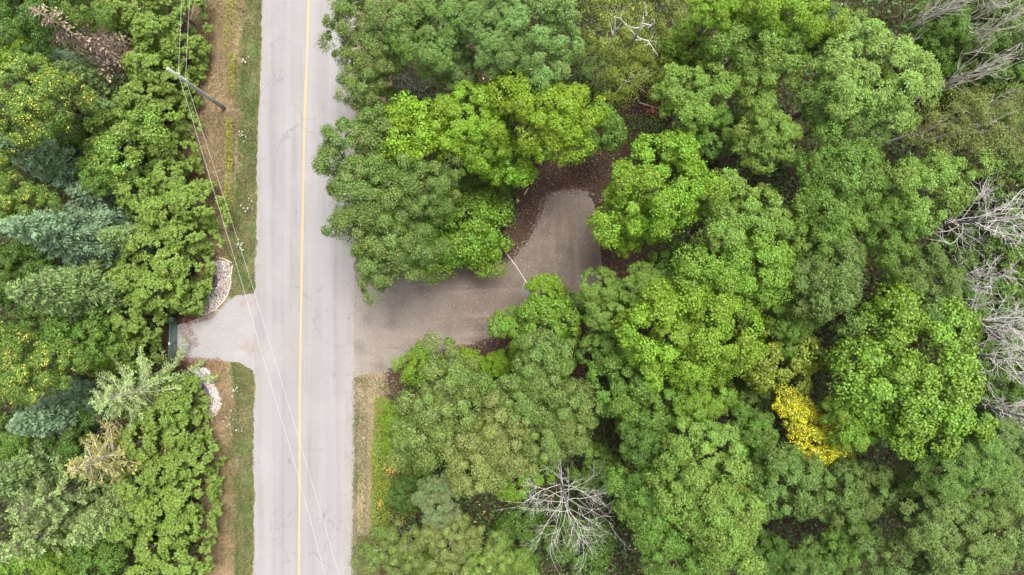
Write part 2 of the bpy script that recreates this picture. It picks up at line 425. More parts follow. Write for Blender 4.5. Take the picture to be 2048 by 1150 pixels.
BED_N = [(424, 530), (432, 518), (458, 524), (463, 540), (462, 575), (453, 596), (436, 616), (410, 627), (402, 618), (416, 598), (428, 575), (432, 552), (424, 542)]
BED_S = [(378, 738), (396, 732), (416, 738), (428, 766), (440, 790), (444, 808), (436, 826), (422, 838), (410, 830), (416, 805), (408, 775), (396, 752)]
EX = (DRIVE_L, BED_N, BED_S)
blades('dry_grass', [(band(VERGE_L, GREEN_L, -40, 600, 6), 16000), (band(VERGE_L, GREEN_L, 720, 1190, 4), 9000)], (0.265, 0.205, 0.105), (0.25, 0.7), (0.02, 0.045), (0.6, 0.98), seed=11, flow=1.0, exclude=EX)
blades('straw_grass', [(band(VERGE_L, GREEN_L, -40, 600, 14), 6000), (band(SHOULD_R, VERGE_R, 745, 1090, 8), 5200), (band(VERGE_L, GREEN_L, 720, 1190, 4), 5000)], (0.30, 0.245, 0.15), (0.15, 0.5), (0.015, 0.035), (0.7, 0.98), seed=12, flow=0.8, exclude=EX)
blades('green_grass', [(band(GREEN_L, SHOULD_L, -40, 590, 1), 20000), (band(GREEN_L, SHOULD_L, 725, 1190, 1), 14000), (band(SHOULD_R, [(x + 24, y) for x, y in SHOULD_R], 756, 1190, -3), 7500)],
       (0.062, 0.105, 0.026), (0.08, 0.28), (0.02, 0.045), (0.4, 0.95), seed=13, patch=0.35, exclude=EX)
blades('stray_straw', [(band([(x - 4, y) for x, y in GREEN_L], SHOULD_L, -40, 590, 1), 9000), (band([(x - 4, y) for x, y in GREEN_L], SHOULD_L, 725, 1190, 1), 9000)], (0.20, 0.155, 0.085), (0.12, 0.4), (0.02, 0.04), (0.6, 0.98), seed=15, patch=-0.15, exclude=EX)
blades('stray_green', [(band(VERGE_L, [(x + 8, y) for x, y in GREEN_L], -40, 520, 8), 11000), (band([(x - 28, y) for x, y in GREEN_L], [(x + 8, y) for x, y in GREEN_L], -40, 560, 0), 6000), (band([(x - 26, y) for x, y in GREEN_L], [(x + 8, y) for x, y in GREEN_L], 740, 1190, 0), 11000), (band([(x + 14, y) for x, y in SHOULD_R], VERGE_R, 756, 1090, 4), 3600)], (0.085, 0.115, 0.03), (0.1, 0.35), (0.02, 0.045), (0.5, 0.95), seed=16, patch=-0.35, exclude=EX)
blades('roadside_grass', [(band([(x + 8, y) for x, y in SHOULD_R], VERGE_R, 1070, 1190), 3500), ([(712, 756), (740, 752), (800, 770), (800, 1100), (775, 1100), (770, 800)], 1500)], (0.10, 0.125, 0.04), (0.15, 0.4), (0.02, 0.05), (0.4, 0.95), seed=14)

def weeds(name, poly_n, colour, z, size, seed, mat='leaf', up=0.6, excl=(), patch=None, ratio=0.6):
    """low leafy growth: leaves at mixed heights"""
    rng = np.random.default_rng(seed); V, T, B, F = [], [], [], []
    for poly, n in poly_n:
        xy, q = scatter(rng, poly, n); keep = np.ones(len(xy), bool)
        for e in excl: keep &= ~inside(q[:, 0], q[:, 1], e)
        f = 0.5 + 0.5 * np.sin(xy[:, 0] * 1.3 + 1.1 * np.sin(xy[:, 1] * 0.8 + seed)) * np.sin(xy[:, 1] * 1.1 + 1.2 * np.sin(xy[:, 0] * 0.9))
        if patch: keep &= rng.uniform(0, 1, len(xy)) < f * patch
        xy, f = xy[keep], f[keep]; k = len(xy)
        c = np.c_[xy, z[0] + (z[1] - z[0]) * rng.uniform(0, 1, k) * (0.35 + 0.65 * f)]
        nr = unit(np.c_[rng.normal(0, 1, (k, 2)), np.full(k, 1.2 + up)]); ax = rng.normal(0, 1, (k, 3)); ax[:, 2] *= 0.3
        ln = rng.uniform(*size, k)
        v, _ = leaves(c, nr, ax, ln, ln * ratio)
        V.append(v); T.append(np.repeat(rng.uniform(0, 1, k), 4)); B.append(np.repeat(f, 4)); F.append(np.repeat(rng.uniform(0, 1, k), 4))
    v = np.concatenate(V)
    me = np_mesh(name, v, np.arange(len(v)).reshape(-1, 4), {'tint': np.concatenate(T), 'bough': np.concatenate(B), 'fleck': np.concatenate(F)})
    o = props(link(name, me, mat=M[mat]), kind='stuff'); o.color = (*(x * 0.8 for x in colour), 1)
    return o

M['goldenrod_leaf'] = leaf_mat('goldenrod_leaf', fleck=(0.24, 0.24, 0.02), fleck_at=0.82)
weeds('goldenrod_patches', [([(455, -10), (475, -10), (476, 60), (462, 100), (450, 95)], 420), ([(460, 105), (476, 110), (473, 190), (462, 195)], 420), ([(456, 235), (470, 240), (468, 310), (470, 345), (455, 340), (452, 320)], 700),
      ([(455, 345), (468, 350), (470, 440), (462, 450), (452, 400)], 500)], (0.16, 0.19, 0.025), (0.15, 0.8), (0.08, 0.18), 21, 'goldenrod_leaf', ratio=0.4)
STRIP_W = [(756, 800), (785, 795), (800, 850), (835, 900), (845, 960), (830, 1040), (755, 1060), (742, 1000), (746, 900)]
weeds('roadside_weeds', [(STRIP_W, 3600), ([(750, 790), (782, 795), (785, 920), (778, 1065), (742, 1060), (746, 900)], 4200)], (0.10, 0.165, 0.018), (0.15, 1.1), (0.08, 0.18), 22, 'goldenrod_leaf', ratio=0.45)

# undergrowth on both sides, kept off the road, the driveways and the clearing
CLEAR = [(985, 540), (1000, 470), (1030, 430), (1040, 385), (1075, 330), (1110, 300), (1170, 290), (1200, 200), (1260, 190), (1340, 220), (1340, 290), (1260, 320), (1235, 400), (1200, 430), (1200, 500), (1310, 490), (1310, 560), (1205, 560), (1205, 640),
         (1180, 700), (1175, 780), (1130, 780), (1130, 690), (1010, 700), (870, 720), (790, 770), (690, 770), (690, 520), (830, 535)]
WOODS_R = [(800, -80), (2200, -80), (2200, 1240), (770, 1240), (790, 1060), (860, 1000), (810, 800), (820, 735), (1000, 720), (850, 520), (780, 480), (790, 0)]
WOODS_L = [(-160, -80), (370, -80), (330, 150), (330, 300), (370, 400), (370, 560), (320, 640), (320, 720), (380, 760), (390, 900), (395, 1240), (-160, 1240)]
weeds('undergrowth', [(WOODS_R, 115000), (WOODS_L, 52000)], (0.030, 0.062, 0.011), (0.1, 2.6), (0.16, 0.34), 23, 'leaf', excl=(CLEAR,))
weeds('clearing_plants', [([(1250, 230), (1330, 230), (1330, 290), (1260, 300)], 700), ([(1190, 200), (1250, 190), (1240, 240), (1200, 250)], 150), ([(1015, 425), (1040, 425), (1040, 440), (1020, 440)], 40), ([(1135, 318), (1165, 318), (1160, 335), (1138, 335)], 70),
      ([(1305, 505), (1345, 500), (1345, 560), (1308, 560)], 500), ([(1170, 640), (1185, 640), (1180, 720), (1168, 720)], 60)], (0.06, 0.105, 0.025), (0.08, 0.5), (0.10, 0.22), 24)

# ------------------------------------------------------------------ loose stones and chips
ICO_V = np.array([(0,0,1),(.894,0,.447),(.276,.851,.447),(-.724,.526,.447),(-.724,-.526,.447),(.276,-.851,.447),(.724,.526,-.447),(-.276,.851,-.447),(-.894,0,-.447),(-.276,-.851,-.447),(.724,-.526,-.447),(0,0,-1)])
ICO_F = np.array([(0,1,2),(0,2,3),(0,3,4),(0,4,5),(0,5,1),(1,6,2),(2,7,3),(3,8,4),(4,9,5),(5,10,1),(6,7,2),(7,8,3),(8,9,4),(9,10,5),(10,6,1),(11,7,6),(11,8,7),(11,9,8),(11,10,9),(11,6,10)])

def stone_mat(name, stops):
    m, nt, out = new_mat(name)
    a = nt.nodes.new('ShaderNodeAttribute'); a.attribute_name = 'tint'; r = ramp(nt, stops); p = nt.nodes.new('ShaderNodeBsdfPrincipled'); p.inputs['Roughness'].default_value = 0.85
    n = nt.nodes.new('ShaderNodeTexNoise'); n.inputs['Scale'].default_value = 20; b = nt.nodes.new('ShaderNodeBump'); b.inputs['Strength'].default_value = 0.3
    nt.links.new(n.outputs['Fac'], b.inputs['Height']); nt.links.new(b.outputs[0], p.inputs['Normal'])
    nt.links.new(a.outputs['Fac'], r.inputs[0]); nt.links.new(r.outputs[0], p.inputs['Base Color']); nt.links.new(p.outputs[0], out.inputs[0])
    return m

def pebbles(name, poly_n, size, mat, seed, z=0.02, flat=0.6):
    rng = np.random.default_rng(seed); V, F, T = [], [], []; base = 0
    for poly, n in poly_n:
        xy, _ = scatter(rng, poly, n); k = len(xy)
        s = rng.uniform(*size, k)[:, None] * rng.uniform(0.7, 1.3, (k, 3)); s[:, 2] *= flat
        a = rng.uniform(0, 2 * np.pi, k); ca, sa = np.cos(a), np.sin(a)
        v = ICO_V[None] * s[:, None] * rng.uniform(0.82, 1.18, (k, 12, 1))
        x = v[..., 0] * ca[:, None] - v[..., 1] * sa[:, None]; y = v[..., 0] * sa[:, None] + v[..., 1] * ca[:, None]
        v = np.stack([x, y, v[..., 2]], -1) + np.c_[xy, z + s[:, 2] * 0.4 + rng.uniform(0, 0.03, k)][:, None]
        V.append(v.reshape(-1, 3)); F.append((ICO_F[None] + 12 * np.arange(k)[:, None, None]).reshape(-1, 3) + base); base += 12 * k
        T.append(np.repeat(rng.uniform(0, 1, k), 12))
    me = np_mesh(name, np.concatenate(V), np.concatenate(F), {'tint': np.concatenate(T)})
    return props(link(name, me, mat=mat), kind='stuff')

PEB_N = stone_mat('tan_pebble', [(0.0, (0.09, 0.07, 0.06)), (0.35, (0.17, 0.14, 0.125)), (0.75, (0.25, 0.215, 0.195)), (1.0, (0.42, 0.38, 0.35))])
PEB_S = stone_mat('cream_pebble', [(0.0, (0.12, 0.07, 0.055)), (0.3, (0.24, 0.18, 0.15)), (0.7, (0.38, 0.33, 0.29)), (1.0, (0.52, 0.49, 0.45))])
PEB_D = stone_mat('gravel_stone', [(0.0, (0.09, 0.075, 0.063)), (0.6, (0.16, 0.135, 0.115)), (1.0, (0.36, 0.32, 0.27))])
CHIP = stone_mat('wood_chip', [(0.0, (0.026, 0.013, 0.008)), (0.5, (0.066, 0.034, 0.02)), (0.9, (0.13, 0.068, 0.038)), (1.0, (0.26, 0.19, 0.13))])
sheet('stone_bed_soil', BED_N, 0.030, plain('bed_soil', (0.10, 0.07, 0.05), 0.95, 0.3, 6), 31, 0.8)
sheet('stone_bed_soil', BED_S, 0.030, bpy.data.materials['bed_soil'], 32, 0.8)
pebbles('tan_pebbles', [(BED_N, 2300)], (0.045, 0.085), PEB_N, 33, 0.04)
pebbles('cream_pebbles', [(BED_S, 1500)], (0.055, 0.105), PEB_S, 34, 0.04)
EDGE1 = [(1000, 525), (1030, 500), (1055, 470), (1072, 440), (1080, 400), (1095, 385), (1102, 400), (1095, 440), (1080, 475), (1060, 500), (1040, 522), (1010, 536)]
pebbles('loose_gravel', [(DRIVE, 2600), (EDGE1, 900), ([(740, 742), (800, 722), (880, 700), (950, 686), (990, 670), (1000, 678), (950, 694), (880, 712), (800, 735), (775, 750), (745, 752)], 1100),
        ([(870, 545), (960, 538), (1000, 532), (1000, 522), (940, 528), (870, 536)], 500), ([(1100, 385), (1180, 380), (1190, 390), (1110, 392)], 260)], (0.015, 0.040), PEB_D, 35, 0.016)
MULCH = [(1000, 470), (1030, 430), (1040, 385), (1075, 330), (1110, 300), (1240, 290), (1235, 400), (1205, 430), (1205, 500), (1310, 490), (1310, 560), (1205, 560), (1195, 430), (1180, 395), (1120, 380), (1094, 396), (1083, 430), (1064, 470), (1040, 502), (1008, 530), (985, 535)]
pebbles('wood_chips', [(MULCH, 5200), ([(870, 700), (1010, 668), (1010, 695), (940, 705), (880, 715)], 700), ([(750, 750), (790, 735), (800, 790), (760, 800)], 500), ([(1150, 660), (1180, 660), (1180, 760), (1150, 750)], 500), ([(1180, 190), (1340, 210), (1340, 290), (1190, 290)], 1500)], (0.02, 0.06), CHIP, 36, 0.0, 0.3)
blades('fallen_needles', [([(375, 610), (440, 622), (420, 640), (360, 652)], 500), ([(352, 690), (370, 715), (440, 716), (450, 735), (380, 740), (350, 720)], 900), ([(380, 640), (400, 690), (385, 700), (355, 660)], 250), ([(378, 320), (410, 325), (418, 370), (380, 365)], 900), ([(395, 1080), (430, 1080), (430, 1190), (400, 1190)], 900), ([(372, 205), (395, 230), (400, 300), (378, 300)], 500)],
       (0.15, 0.075, 0.04), (0.10, 0.22), (0.02, 0.045), (0.97, 0.999), z0=0.03, seed=37, mat='blade')
# ------------------------------------------------------------------ crowns: a few of each kind, shared by many trees
def crown_mesh(name, seed, R, flat, n_lobe, lobe_r, n_clump, n_leaf, ln, ratio, star=False, low=-0.3, loose=1.0, rag=1.06, amp=1.35):
    r = np.random.default_rng(seed)
    ph = r.uniform(0, 2 * np.pi, 3)
    def outline(d):
        a = np.arctan2(d[:, 1], d[:, 0]); h = np.sqrt(np.maximum(1 - d[:, 2] ** 2, 0))
        return 1 + amp * h * (0.15 * np.sin(2 * a + ph[0]) + 0.12 * np.sin(3 * a + ph[1]) + 0.08 * np.sin(5 * a + ph[2]))
    lc = []
    for i in range(n_lobe):                                    # best of a few candidates keeps the boughs apart
        c = unit(r.normal(0, 1, (14, 3))); c = c[c[:, 2] > low]
        if not len(c): continue
        rad = r.uniform(0.60, rag, len(c)) if i % 5 else r.uniform(0.2, 0.6, len(c))
        p = c * (rad * outline(c))[:, None] * (R * (1 - lobe_r * 0.75)) * np.array([1, 1, flat])
        if lc:
            dd = np.linalg.norm(p[:, None] - np.array(lc)[None], axis=2).min(1); p = p[dd.argmax()]
        else: p = p[0]
        lc.append(p)
    lc = np.array(lc); L = len(lc)
    lr = R * lobe_r * r.uniform(0.5, 1.4, L)
    out = unit(lc * np.array([1, 1, 1 / flat]))
    u = unit(unit(r.normal(0, 1, (L, n_clump, 3))) + 0.75 * out[:, None] + np.array([0, 0, 0.45]))
    cc = lc[:, None] + u * (lr[:, None, None] * r.uniform(0.55, 1.08, (L, n_clump, 1))) * np.array([1, 1, 0.8])
    cr = np.repeat(lr[:, None] * r.uniform(0.26, 0.46, (L, n_clump)), 1, 1)
    bough = np.clip(0.65 * r.uniform(0, 1, (L, 1)) + 0.35 * r.uniform(0, 1, (L, n_clump)), 0, 1)
    K = L * n_clump
    cc, u, cr, bough = cc.reshape(K, 3), u.reshape(K, 3), cr.reshape(K), bough.reshape(K)
    u2 = unit(unit(r.normal(0, 1, (K, n_leaf, 3))) + 0.7 * u[:, None] + np.array([0, 0, 0.3]))
    pos = cc[:, None] + u2 * (cr[:, None, None] * loose * r.uniform(0.5, 1.15, (K, n_leaf, 1)))
    rnd = r.normal(0, 1, (K, n_leaf, 3))
    if star:
        ax = u2 * np.array([1, 1, 0.5]) + 0.25 * rnd; nr = np.array([0, 0, 1.0]) + 0.5 * u[:, None] + 0.35 * rnd
    else:
        ax = u2 + 0.6 * rnd - np.array([0, 0, 0.35]); nr = 0.75 * u2 + 0.5 * u[:, None] + np.array([0, 0, 0.35]) + 0.42 * rnd
    n = K * n_leaf
    l = r.uniform(*ln, n)
    v, q = leaves(pos.reshape(n, 3), nr.reshape(n, 3), ax.reshape(n, 3), l, l * ratio)
    t = r.uniform(0, 1, n); b = np.repeat(bough, n_leaf)
    f = 0.5 * np.repeat(r.uniform(0, 1, K), n_leaf) + 0.5 * r.uniform(0, 1, n)
    me = np_mesh(name, v, q, {'tint': np.repeat(t, 4), 'bough': np.repeat(b, 4), 'fleck': np.repeat(f, 4)})
    me.materials.append(M['leaf'])
    return dict(mesh=me, R=R, flat=flat, lobes=lc)

PROTO = {
    'maple':  [crown_mesh('maple_crown', 100 + i, 4.6, 0.80, 42, 0.235, 26, 40, (0.11, 0.20), 0.85) for i in range(6)],
    'ash':    [crown_mesh('ash_crown', 120 + i, 4.6, 0.80, 48, 0.215, 21, 38, (0.17, 0.30), 0.30, star=True) for i in range(3)],
    'aspen':  [crown_mesh('aspen_crown', 140 + i, 4.2, 0.85, 74, 0.17, 18, 36, (0.10, 0.18), 0.85, loose=1.9, rag=1.16, amp=1.8) for i in range(3)],
    'young':  [crown_mesh('young_crown', 160 + i, 2.4, 0.85, 34, 0.27, 15, 32, (0.10, 0.18), 0.8, loose=1.2) for i in range(3)],
    'shrub':  [crown_mesh('shrub_crown', 180 + i, 2.0, 0.60, 28, 0.27, 14, 28, (0.09, 0.16), 0.55, low=-0.1, loose=1.5) for i in range(3)],
    'sparse': [crown_mesh('sparse_crown', 200 + i, 3.8, 0.75, 46, 0.19, 12, 22, (0.09, 0.15), 0.75, loose=2.0) for i in range(2)],
}
NAMES = dict(maple='maple_tree', ash='ash_tree', aspen='aspen_tree', young='young_tree', shrub='shrub', sparse='birch_tree')
GROUPS = dict(maple='maples of the roadside wood', ash='ash trees of the roadside wood', aspen='aspens at the roadside', young='young trees along the clearings', shrub='shrubs at the wood edge', sparse='thin birches above the clearing')
CATS = dict(shrub='shrub')

COLOUR = dict(
    mid=(0.080, 0.148, 0.024), bright=(0.104, 0.190, 0.022), lime=(0.134, 0.222, 0.014), ash=(0.084, 0.150, 0.034), olive=(0.092, 0.138, 0.032),
    dark=(0.052, 0.102, 0.016), dull=(0.084, 0.134, 0.034), light=(0.118, 0.195, 0.036), yellow=(0.62, 0.57, 0.03), grey=(0.11, 0.14, 0.058),
    goldgreen=(0.135, 0.178, 0.026), aspen=(0.076, 0.128, 0.027), brownish=(0.120, 0.142, 0.040), fresh=(0.116, 0.212, 0.016),
    blue=(0.098, 0.165, 0.080), spruce=(0.098, 0.158, 0.042), pale=(0.128, 0.190, 0.052), gold=(0.170, 0.165, 0.040), cedar=(0.106, 0.175, 0.024), dead=(0.30, 0.225, 0.16), basswood=(0.086, 0.142, 0.024))

rng_t = random.Random(5)
def broadleaf(kind, px, py, rpx, ztop, colour, label, wide=1.0, flecked=False, group=None):
    pr = rng_t.choice(PROTO[kind])
    zc = ztop * 0.75
    for _ in range(4):
        R = rpx * (CAM_H - zc) / FPX
        sz = min(R / pr['R'] * rng_t.uniform(0.95, 1.0), ztop * 0.48 / (pr['R'] * pr['flat']))
        zc = max(ztop - pr['R'] * pr['flat'] * sz, 0.35 * ztop)
    s = R / pr['R'] * 0.95
    x, y, _ = P(px, py, zc)
    dx, dy = rng_t.uniform(-0.5, 0.5) * min(1, R / 3), rng_t.uniform(-0.5, 0.5) * min(1, R / 3)
    root = props(empty(NAMES[kind], (x + dx, y + dy, 0)), label, CATS.get(kind, 'tree'), group or GROUPS[kind])
    a = rng_t.uniform(0, 6.283)
    c = link('crown', pr['mesh'], root)
    c.location = (-dx, -dy, zc); c.rotation_euler = (rng_t.uniform(-.08, .08), rng_t.uniform(-.08, .08), a)
    c.scale = (s * wide, s, sz)
    k = COLOUR[colour]; j = rng_t.uniform(0.93, 1.07)
    j *= 0.72; c.color = (k[0] * j * rng_t.uniform(0.84, 0.94), k[1] * j, k[2] * j * .78, 1)
    if flecked:
        c.material_slots[0].link = 'OBJECT'; c.material_slots[0].material = M['leaf_flecked']
    elif colour == 'yellow':
        c.material_slots[0].link = 'OBJECT'; c.material_slots[0].material = M['leaf_turning']
    elif kind == 'aspen':
        c.material_slots[0].link = 'OBJECT'; c.material_slots[0].material = M['leaf_pale_flecked']
    t = MB(); tr = 0.045 * ztop ** 0.5 * (0.35 + R * 0.16) 
    top = (-dx, -dy, zc + 0.15 * pr['R'] * sz)
    if kind != 'shrub':
        t.tube([(0, 0, -0.15), (-dx * .2, -dy * .2, zc * .3), (-dx * .6, -dy * .6, zc * .7), top], [tr * 1.25, tr, tr * .8, tr * .35], 8)
    lob = [pr['lobes'][i] for i in np.linspace(0, len(pr['lobes']) - 1, 11).astype(int)]
    ca, sa = math.cos(a), math.sin(a)
    for i, l in enumerate(lob):
        e = (-dx + (ca * l[0] - sa * l[1]) * s * wide * .92, -dy + (sa * l[0] + ca * l[1]) * s * .92, zc + l[2] * sz * .92)
        h = zc * (0.45 + 0.04 * i) if kind != 'shrub' else 0.0
        b = (-dx * .5, -dy * .5, h) if kind != 'shrub' else (0.06 * math.cos(i * 2.4), 0.06 * math.sin(i * 2.4), -0.05)
        m_ = tuple(b[q] * .45 + e[q] * .55 + (0.12 if q == 2 else rng_t.uniform(-.25, .25) * min(1, R / 3)) for q in range(3))
        t.tube([b, m_, e], [tr * .42, tr * .28, tr * .08], 5, False)
    link('trunk' if kind != 'shrub' else 'stem', t.mesh('trunk', True), root, M['birch_wood'] if kind in ('sparse', 'aspen') else M['bark'])
    return root

# ---- conifers (built standing on the ground, H = 12 m spruce and 6 m cedar)
def spruce_mesh(seed, H=12.0, R=2.9, keep=1.0, droop=0.22, fan=1.0, nb=7):
    r = np.random.default_rng(seed); wood = MB()
    C, NR, AX, LN, BO = [], [], [], [], []
    wood.tube([(0, 0, -0.2), (0.05, 0, H * .4), (0, 0.04, H * .8), (0, 0, H)], [0.2, 0.15, 0.07, 0.015], 8)
    z, turn = 0.9, 0.0
    while z < H - 0.15:
        u = z / H; n = nb if u < .8 else 5
        for k in range(n):
            az = turn + 2 * math.pi * k / n + r.normal(0, .16)
            Lb = (R * (1 - u) ** 0.82 + 0.12) * r.uniform(0.72, 1.14)
            rise = (-0.30 + 0.75 * u) + r.normal(0, .07)
            d = np.array([math.cos(az), math.sin(az), 0.0]); sd = np.array([-d[1], d[0], 0.0]); zz = z + r.normal(0, .09)
            def at(t): return np.array([0, 0, zz]) + d * Lb * t + np.array([0, 0, 1.0]) * Lb * (rise * t - droop * t * t * 1.3 + 0.18 * t ** 4) + sd * 0.06 * Lb * math.sin(2.5 * t + k)
            wood.tube([at(0), at(.35), at(.7), at(1)], [0.028, 0.02, 0.012, 0.005], 3, False)
            b = r.uniform(0, 1); gone = r.uniform(0, 1) > (0.35 + 0.65 * keep)
            ts = np.arange(0.16, 1.0, 0.125 / max(Lb, .3))
            for t in ts:
                p = at(t); tl = (0.18 + 0.36 * Lb * (1 - t) ** .8 * fan) * r.uniform(.75, 1.2)
                for s in (-1, 1, 0):
                    if s == 0: g, tl2 = d, 0.16
                    else: g, tl2 = d * 0.75 + sd * s * 0.85, tl
                    g = g + np.array([0, 0, -0.10 + 0.10 * u]) + r.normal(0, .09, 3)
                    m = max(1, int(tl2 / 0.13))
                    for q in range(m):
                        if gone or r.uniform() > keep: continue
                        C.append(p + g * tl2 * (q + 0.6) / m); AX.append(g + r.normal(0, .22, 3))
                        NR.append(np.array([0, 0, 1.0]) + r.normal(0, .45, 3)); LN.append(r.uniform(.17, .29)); BO.append(b)
        z += (0.48 - 0.20 * u) * (2.0 if nb < 6 else 1.3 if nb < 7 else 1); turn += 0.9
    for q in range(int(40 * keep)):
        h = r.uniform(0, 1); a = r.uniform(0, 6.28)
        C.append(np.array([math.cos(a) * .1 * h, math.sin(a) * .1 * h, H - h * .8])); AX.append(np.array([math.cos(a), math.sin(a), .8])); NR.append(np.array([math.cos(a), math.sin(a), 1])); LN.append(.2); BO.append(.5)
    C, NR, AX, LN, BO = map(np.array, (C, NR, AX, LN, BO))
    v, q = leaves(C, NR, AX, LN, LN * 0.42, 0.1); n = len(C)
    me = np_mesh('spruce_crown', v, q, {'tint': np.repeat(r.uniform(0, 1, n), 4), 'bough': np.repeat(BO, 4), 'fleck': np.zeros(n * 4)})
    me.materials.append(M['needle'])
    wm = wood.mesh('spruce_trunk', True); wm.materials.append(M['bark'])
    return me, wm

def cedar_mesh(seed, H=6.0, R=1.75):
    r = np.random.default_rng(seed); n_l = 90
    u = r.uniform(0.02, 1, n_l) ** 0.8; az = r.uniform(0, 6.283, n_l)
    rad = R * (1 - u ** 2.2) ** 0.8 * r.uniform(.72, 1.06, n_l) * (1 + .14 * np.sin(2 * az + seed) + .1 * np.sin(3 * az))
    lc = np.stack([rad * np.cos(az), rad * np.sin(az), 0.4 + (H - .6) * u], 1)
    out = unit(np.stack([np.cos(az), np.sin(az), 0.35 + u], 1)); lr = r.uniform(.24, .52, n_l)
    nc, nl = 11, 24
    cu = unit(unit(r.normal(0, 1, (n_l, nc, 3))) + out[:, None] * 1.0 + np.array([0, 0, .6]))
    cc = (lc[:, None] + cu * lr[:, None, None] * r.uniform(.5, 1.15, (n_l, nc, 1))).reshape(-1, 3); cu = cu.reshape(-1, 3)
    K = len(cc); b = np.clip(np.repeat(r.uniform(0, 1, n_l), nc) * .7 + r.uniform(0, .3, K), 0, 1)
    rn = r.normal(0, 1, (K, nl, 3)); d = unit(cu[:, None] + 0.55 * rn + np.array([0, 0, .5]))
    pos = cc[:, None] + d * r.uniform(.02, .20, (K, nl, 1)); nr = unit(np.cross(d, unit(r.normal(0, 1, (K, nl, 3)))) * 0.8 + cu[:, None] * .6 + np.array([0, 0, .5]))
    n = K * nl; ln = r.uniform(.10, .19, n)
    v, q = leaves(pos.reshape(n, 3), nr.reshape(n, 3), d.reshape(n, 3), ln, ln * .5, .1)
    me = np_mesh('cedar_crown', v, q, {'tint': np.repeat(r.uniform(0, 1, n), 4), 'bough': np.repeat(np.repeat(b, nl), 4), 'fleck': np.zeros(n * 4)})
    me.materials.append(M['needle'])
    w = MB(); w.tube([(0, 0, -.2), (0, 0, H * .5), (.05, 0, H * .9)], [.13, .09, .02], 7)
    for i in range(0, n_l, 5): w.tube([(0, 0, max(.3, lc[i][2] - .7)), tuple(lc[i])], [.03, .01], 4, False)
    wm = w.mesh('cedar_trunk', True); wm.materials.append(M['bark'])
    return me, wm

SPRUCE = {'full': [spruce_mesh(300 + i) for i in range(3)], 'fan': [spruce_mesh(310 + i, R=3.4, keep=.95, droop=.04, fan=.20, nb=5) for i in range(2)],
          'bare': [spruce_mesh(320, keep=.6, droop=.12, fan=.4, nb=6)], 'dead': [spruce_mesh(330, keep=.26, droop=.35, fan=.9)]}
CEDAR = [cedar_mesh(400 + i) for i in range(3)]

def conifer(kind, px, py, H, width, colour, label, form='full', ref=0.5, wood=None):
    me, wm = rng_t.choice(SPRUCE[form] if kind == 'spruce' else CEDAR)
    if kind == 'cedar': width *= 0.90
    h0, r0 = (12.0, 2.9) if kind == 'spruce' else (6.0, 1.75)
    x, y, _ = P(px, py, H * ref)
    root = props(empty(kind + '_tree', (x, y, 0), 0), label, 'tree', 'spruces behind the cedar hedge' if kind == 'spruce' else 'cedars in the roadside hedge')
    R = width / 2
    a = rng_t.uniform(0, 6.283)
    for nm, m in (('crown', me), ('trunk', wm)):
        o = link(nm, m, root); o.scale = (R / r0, R / r0, H / h0); o.rotation_euler = (0, 0, a)
        if nm == 'crown':
            k = COLOUR[colour]; j = rng_t.uniform(.93, 1.07) * .72; o.color = (k[0] * j, k[1] * j, k[2] * j, 1)
        elif wood:
            o.material_slots[0].link = 'OBJECT'; o.material_slots[0].material = M[wood]
    return root

# ---- leafless trees
def dead_tree(px, py, H, spread, label, seed, name='dead_tree', up=0.5, first=0.35, n=14, mat='dead_wood', r0=0.17, ref=None, kids=(5, 3), lean=(0, 0), cat='tree', group='bare dead trees', base=None, thick=1.0, wob=1.0):
    r = random.Random(seed)
    bx, by, _ = P(px, py, (H * 0.7) if ref is None else ref) if base is None else P(*base, 0)
    root = props(empty(name, (bx, by, 0)), label, cat, group)
    tr, cw = MB(), MB()
    pts = [Vector((lean[0] * t + r.uniform(-.1, .1) * (t > 0), lean[1] * t + r.uniform(-.1, .1) * (t > 0), H * t * .92 - .2 * (t == 0))) for t in (0, .25, .5, .75, 1)]
    tr.tube(pts, [r0 * 1.2, r0, r0 * .8, r0 * .5, r0 * .18], 8)
    def along(t):
        k = min(int(t * 4), 3); return pts[k].lerp(pts[k + 1], t * 4 - k)
    def branch(p, d, L, rad, depth):
        q, v = [p], d.normalized(); segs = 5 if depth == 0 else 4 if depth == 1 else 3
        for i in range(segs):
            v = (v + Vector((wob * r.gauss(0, .17), wob * r.gauss(0, .17), wob * r.gauss(0, .12) + 0.10 * up))).normalized()
            q.append(q[-1] + v * L / segs)
        cw.tube(q, [rad * (1 - .8 * i / segs) for i in range(segs + 1)], 5 if depth == 0 else 4 if depth == 1 else 3, False)
        if depth < len(kids):
            for _ in range(kids[depth]):
                t = r.uniform(.25, 1.0) * segs; i = min(int(t), segs - 1)
                o = q[i].lerp(q[i + 1], t - i); dv = (q[i + 1] - q[i]).normalized()
                side = Vector((r.gauss(0, 1), r.gauss(0, 1), r.gauss(0, .7))); side = (side - dv * side.dot(dv)).normalized()
                branch(o, dv * r.uniform(.6, 1.1) + side * r.uniform(.5, .95), L * r.uniform(.3, .5), max(rad * .5, 0.012 * thick), depth + 1)
    for i in range(n):
        t = first + (1 - first) * (i + r.uniform(0, .8)) / n
        a = i * 2.4 + r.uniform(-.4, .4)
        e = up * r.uniform(.5, 1.5) + .5 * t
        branch(along(min(t, .99)), Vector((math.cos(a), math.sin(a), e)), spread * (1.1 - .55 * t) * r.uniform(.75, 1.15), r0 * .38 * (1.15 - .6 * t) * thick, 0)
    link('trunk', tr.mesh('dead_trunk', True), root, M['twig' if mat == 'dead_wood' else mat]); link('bare_crown', cw.mesh('bare_crown', True), root, M[mat])
    return root

# ------------------------------------------------------------------ the wood east of the road
B = broadleaf
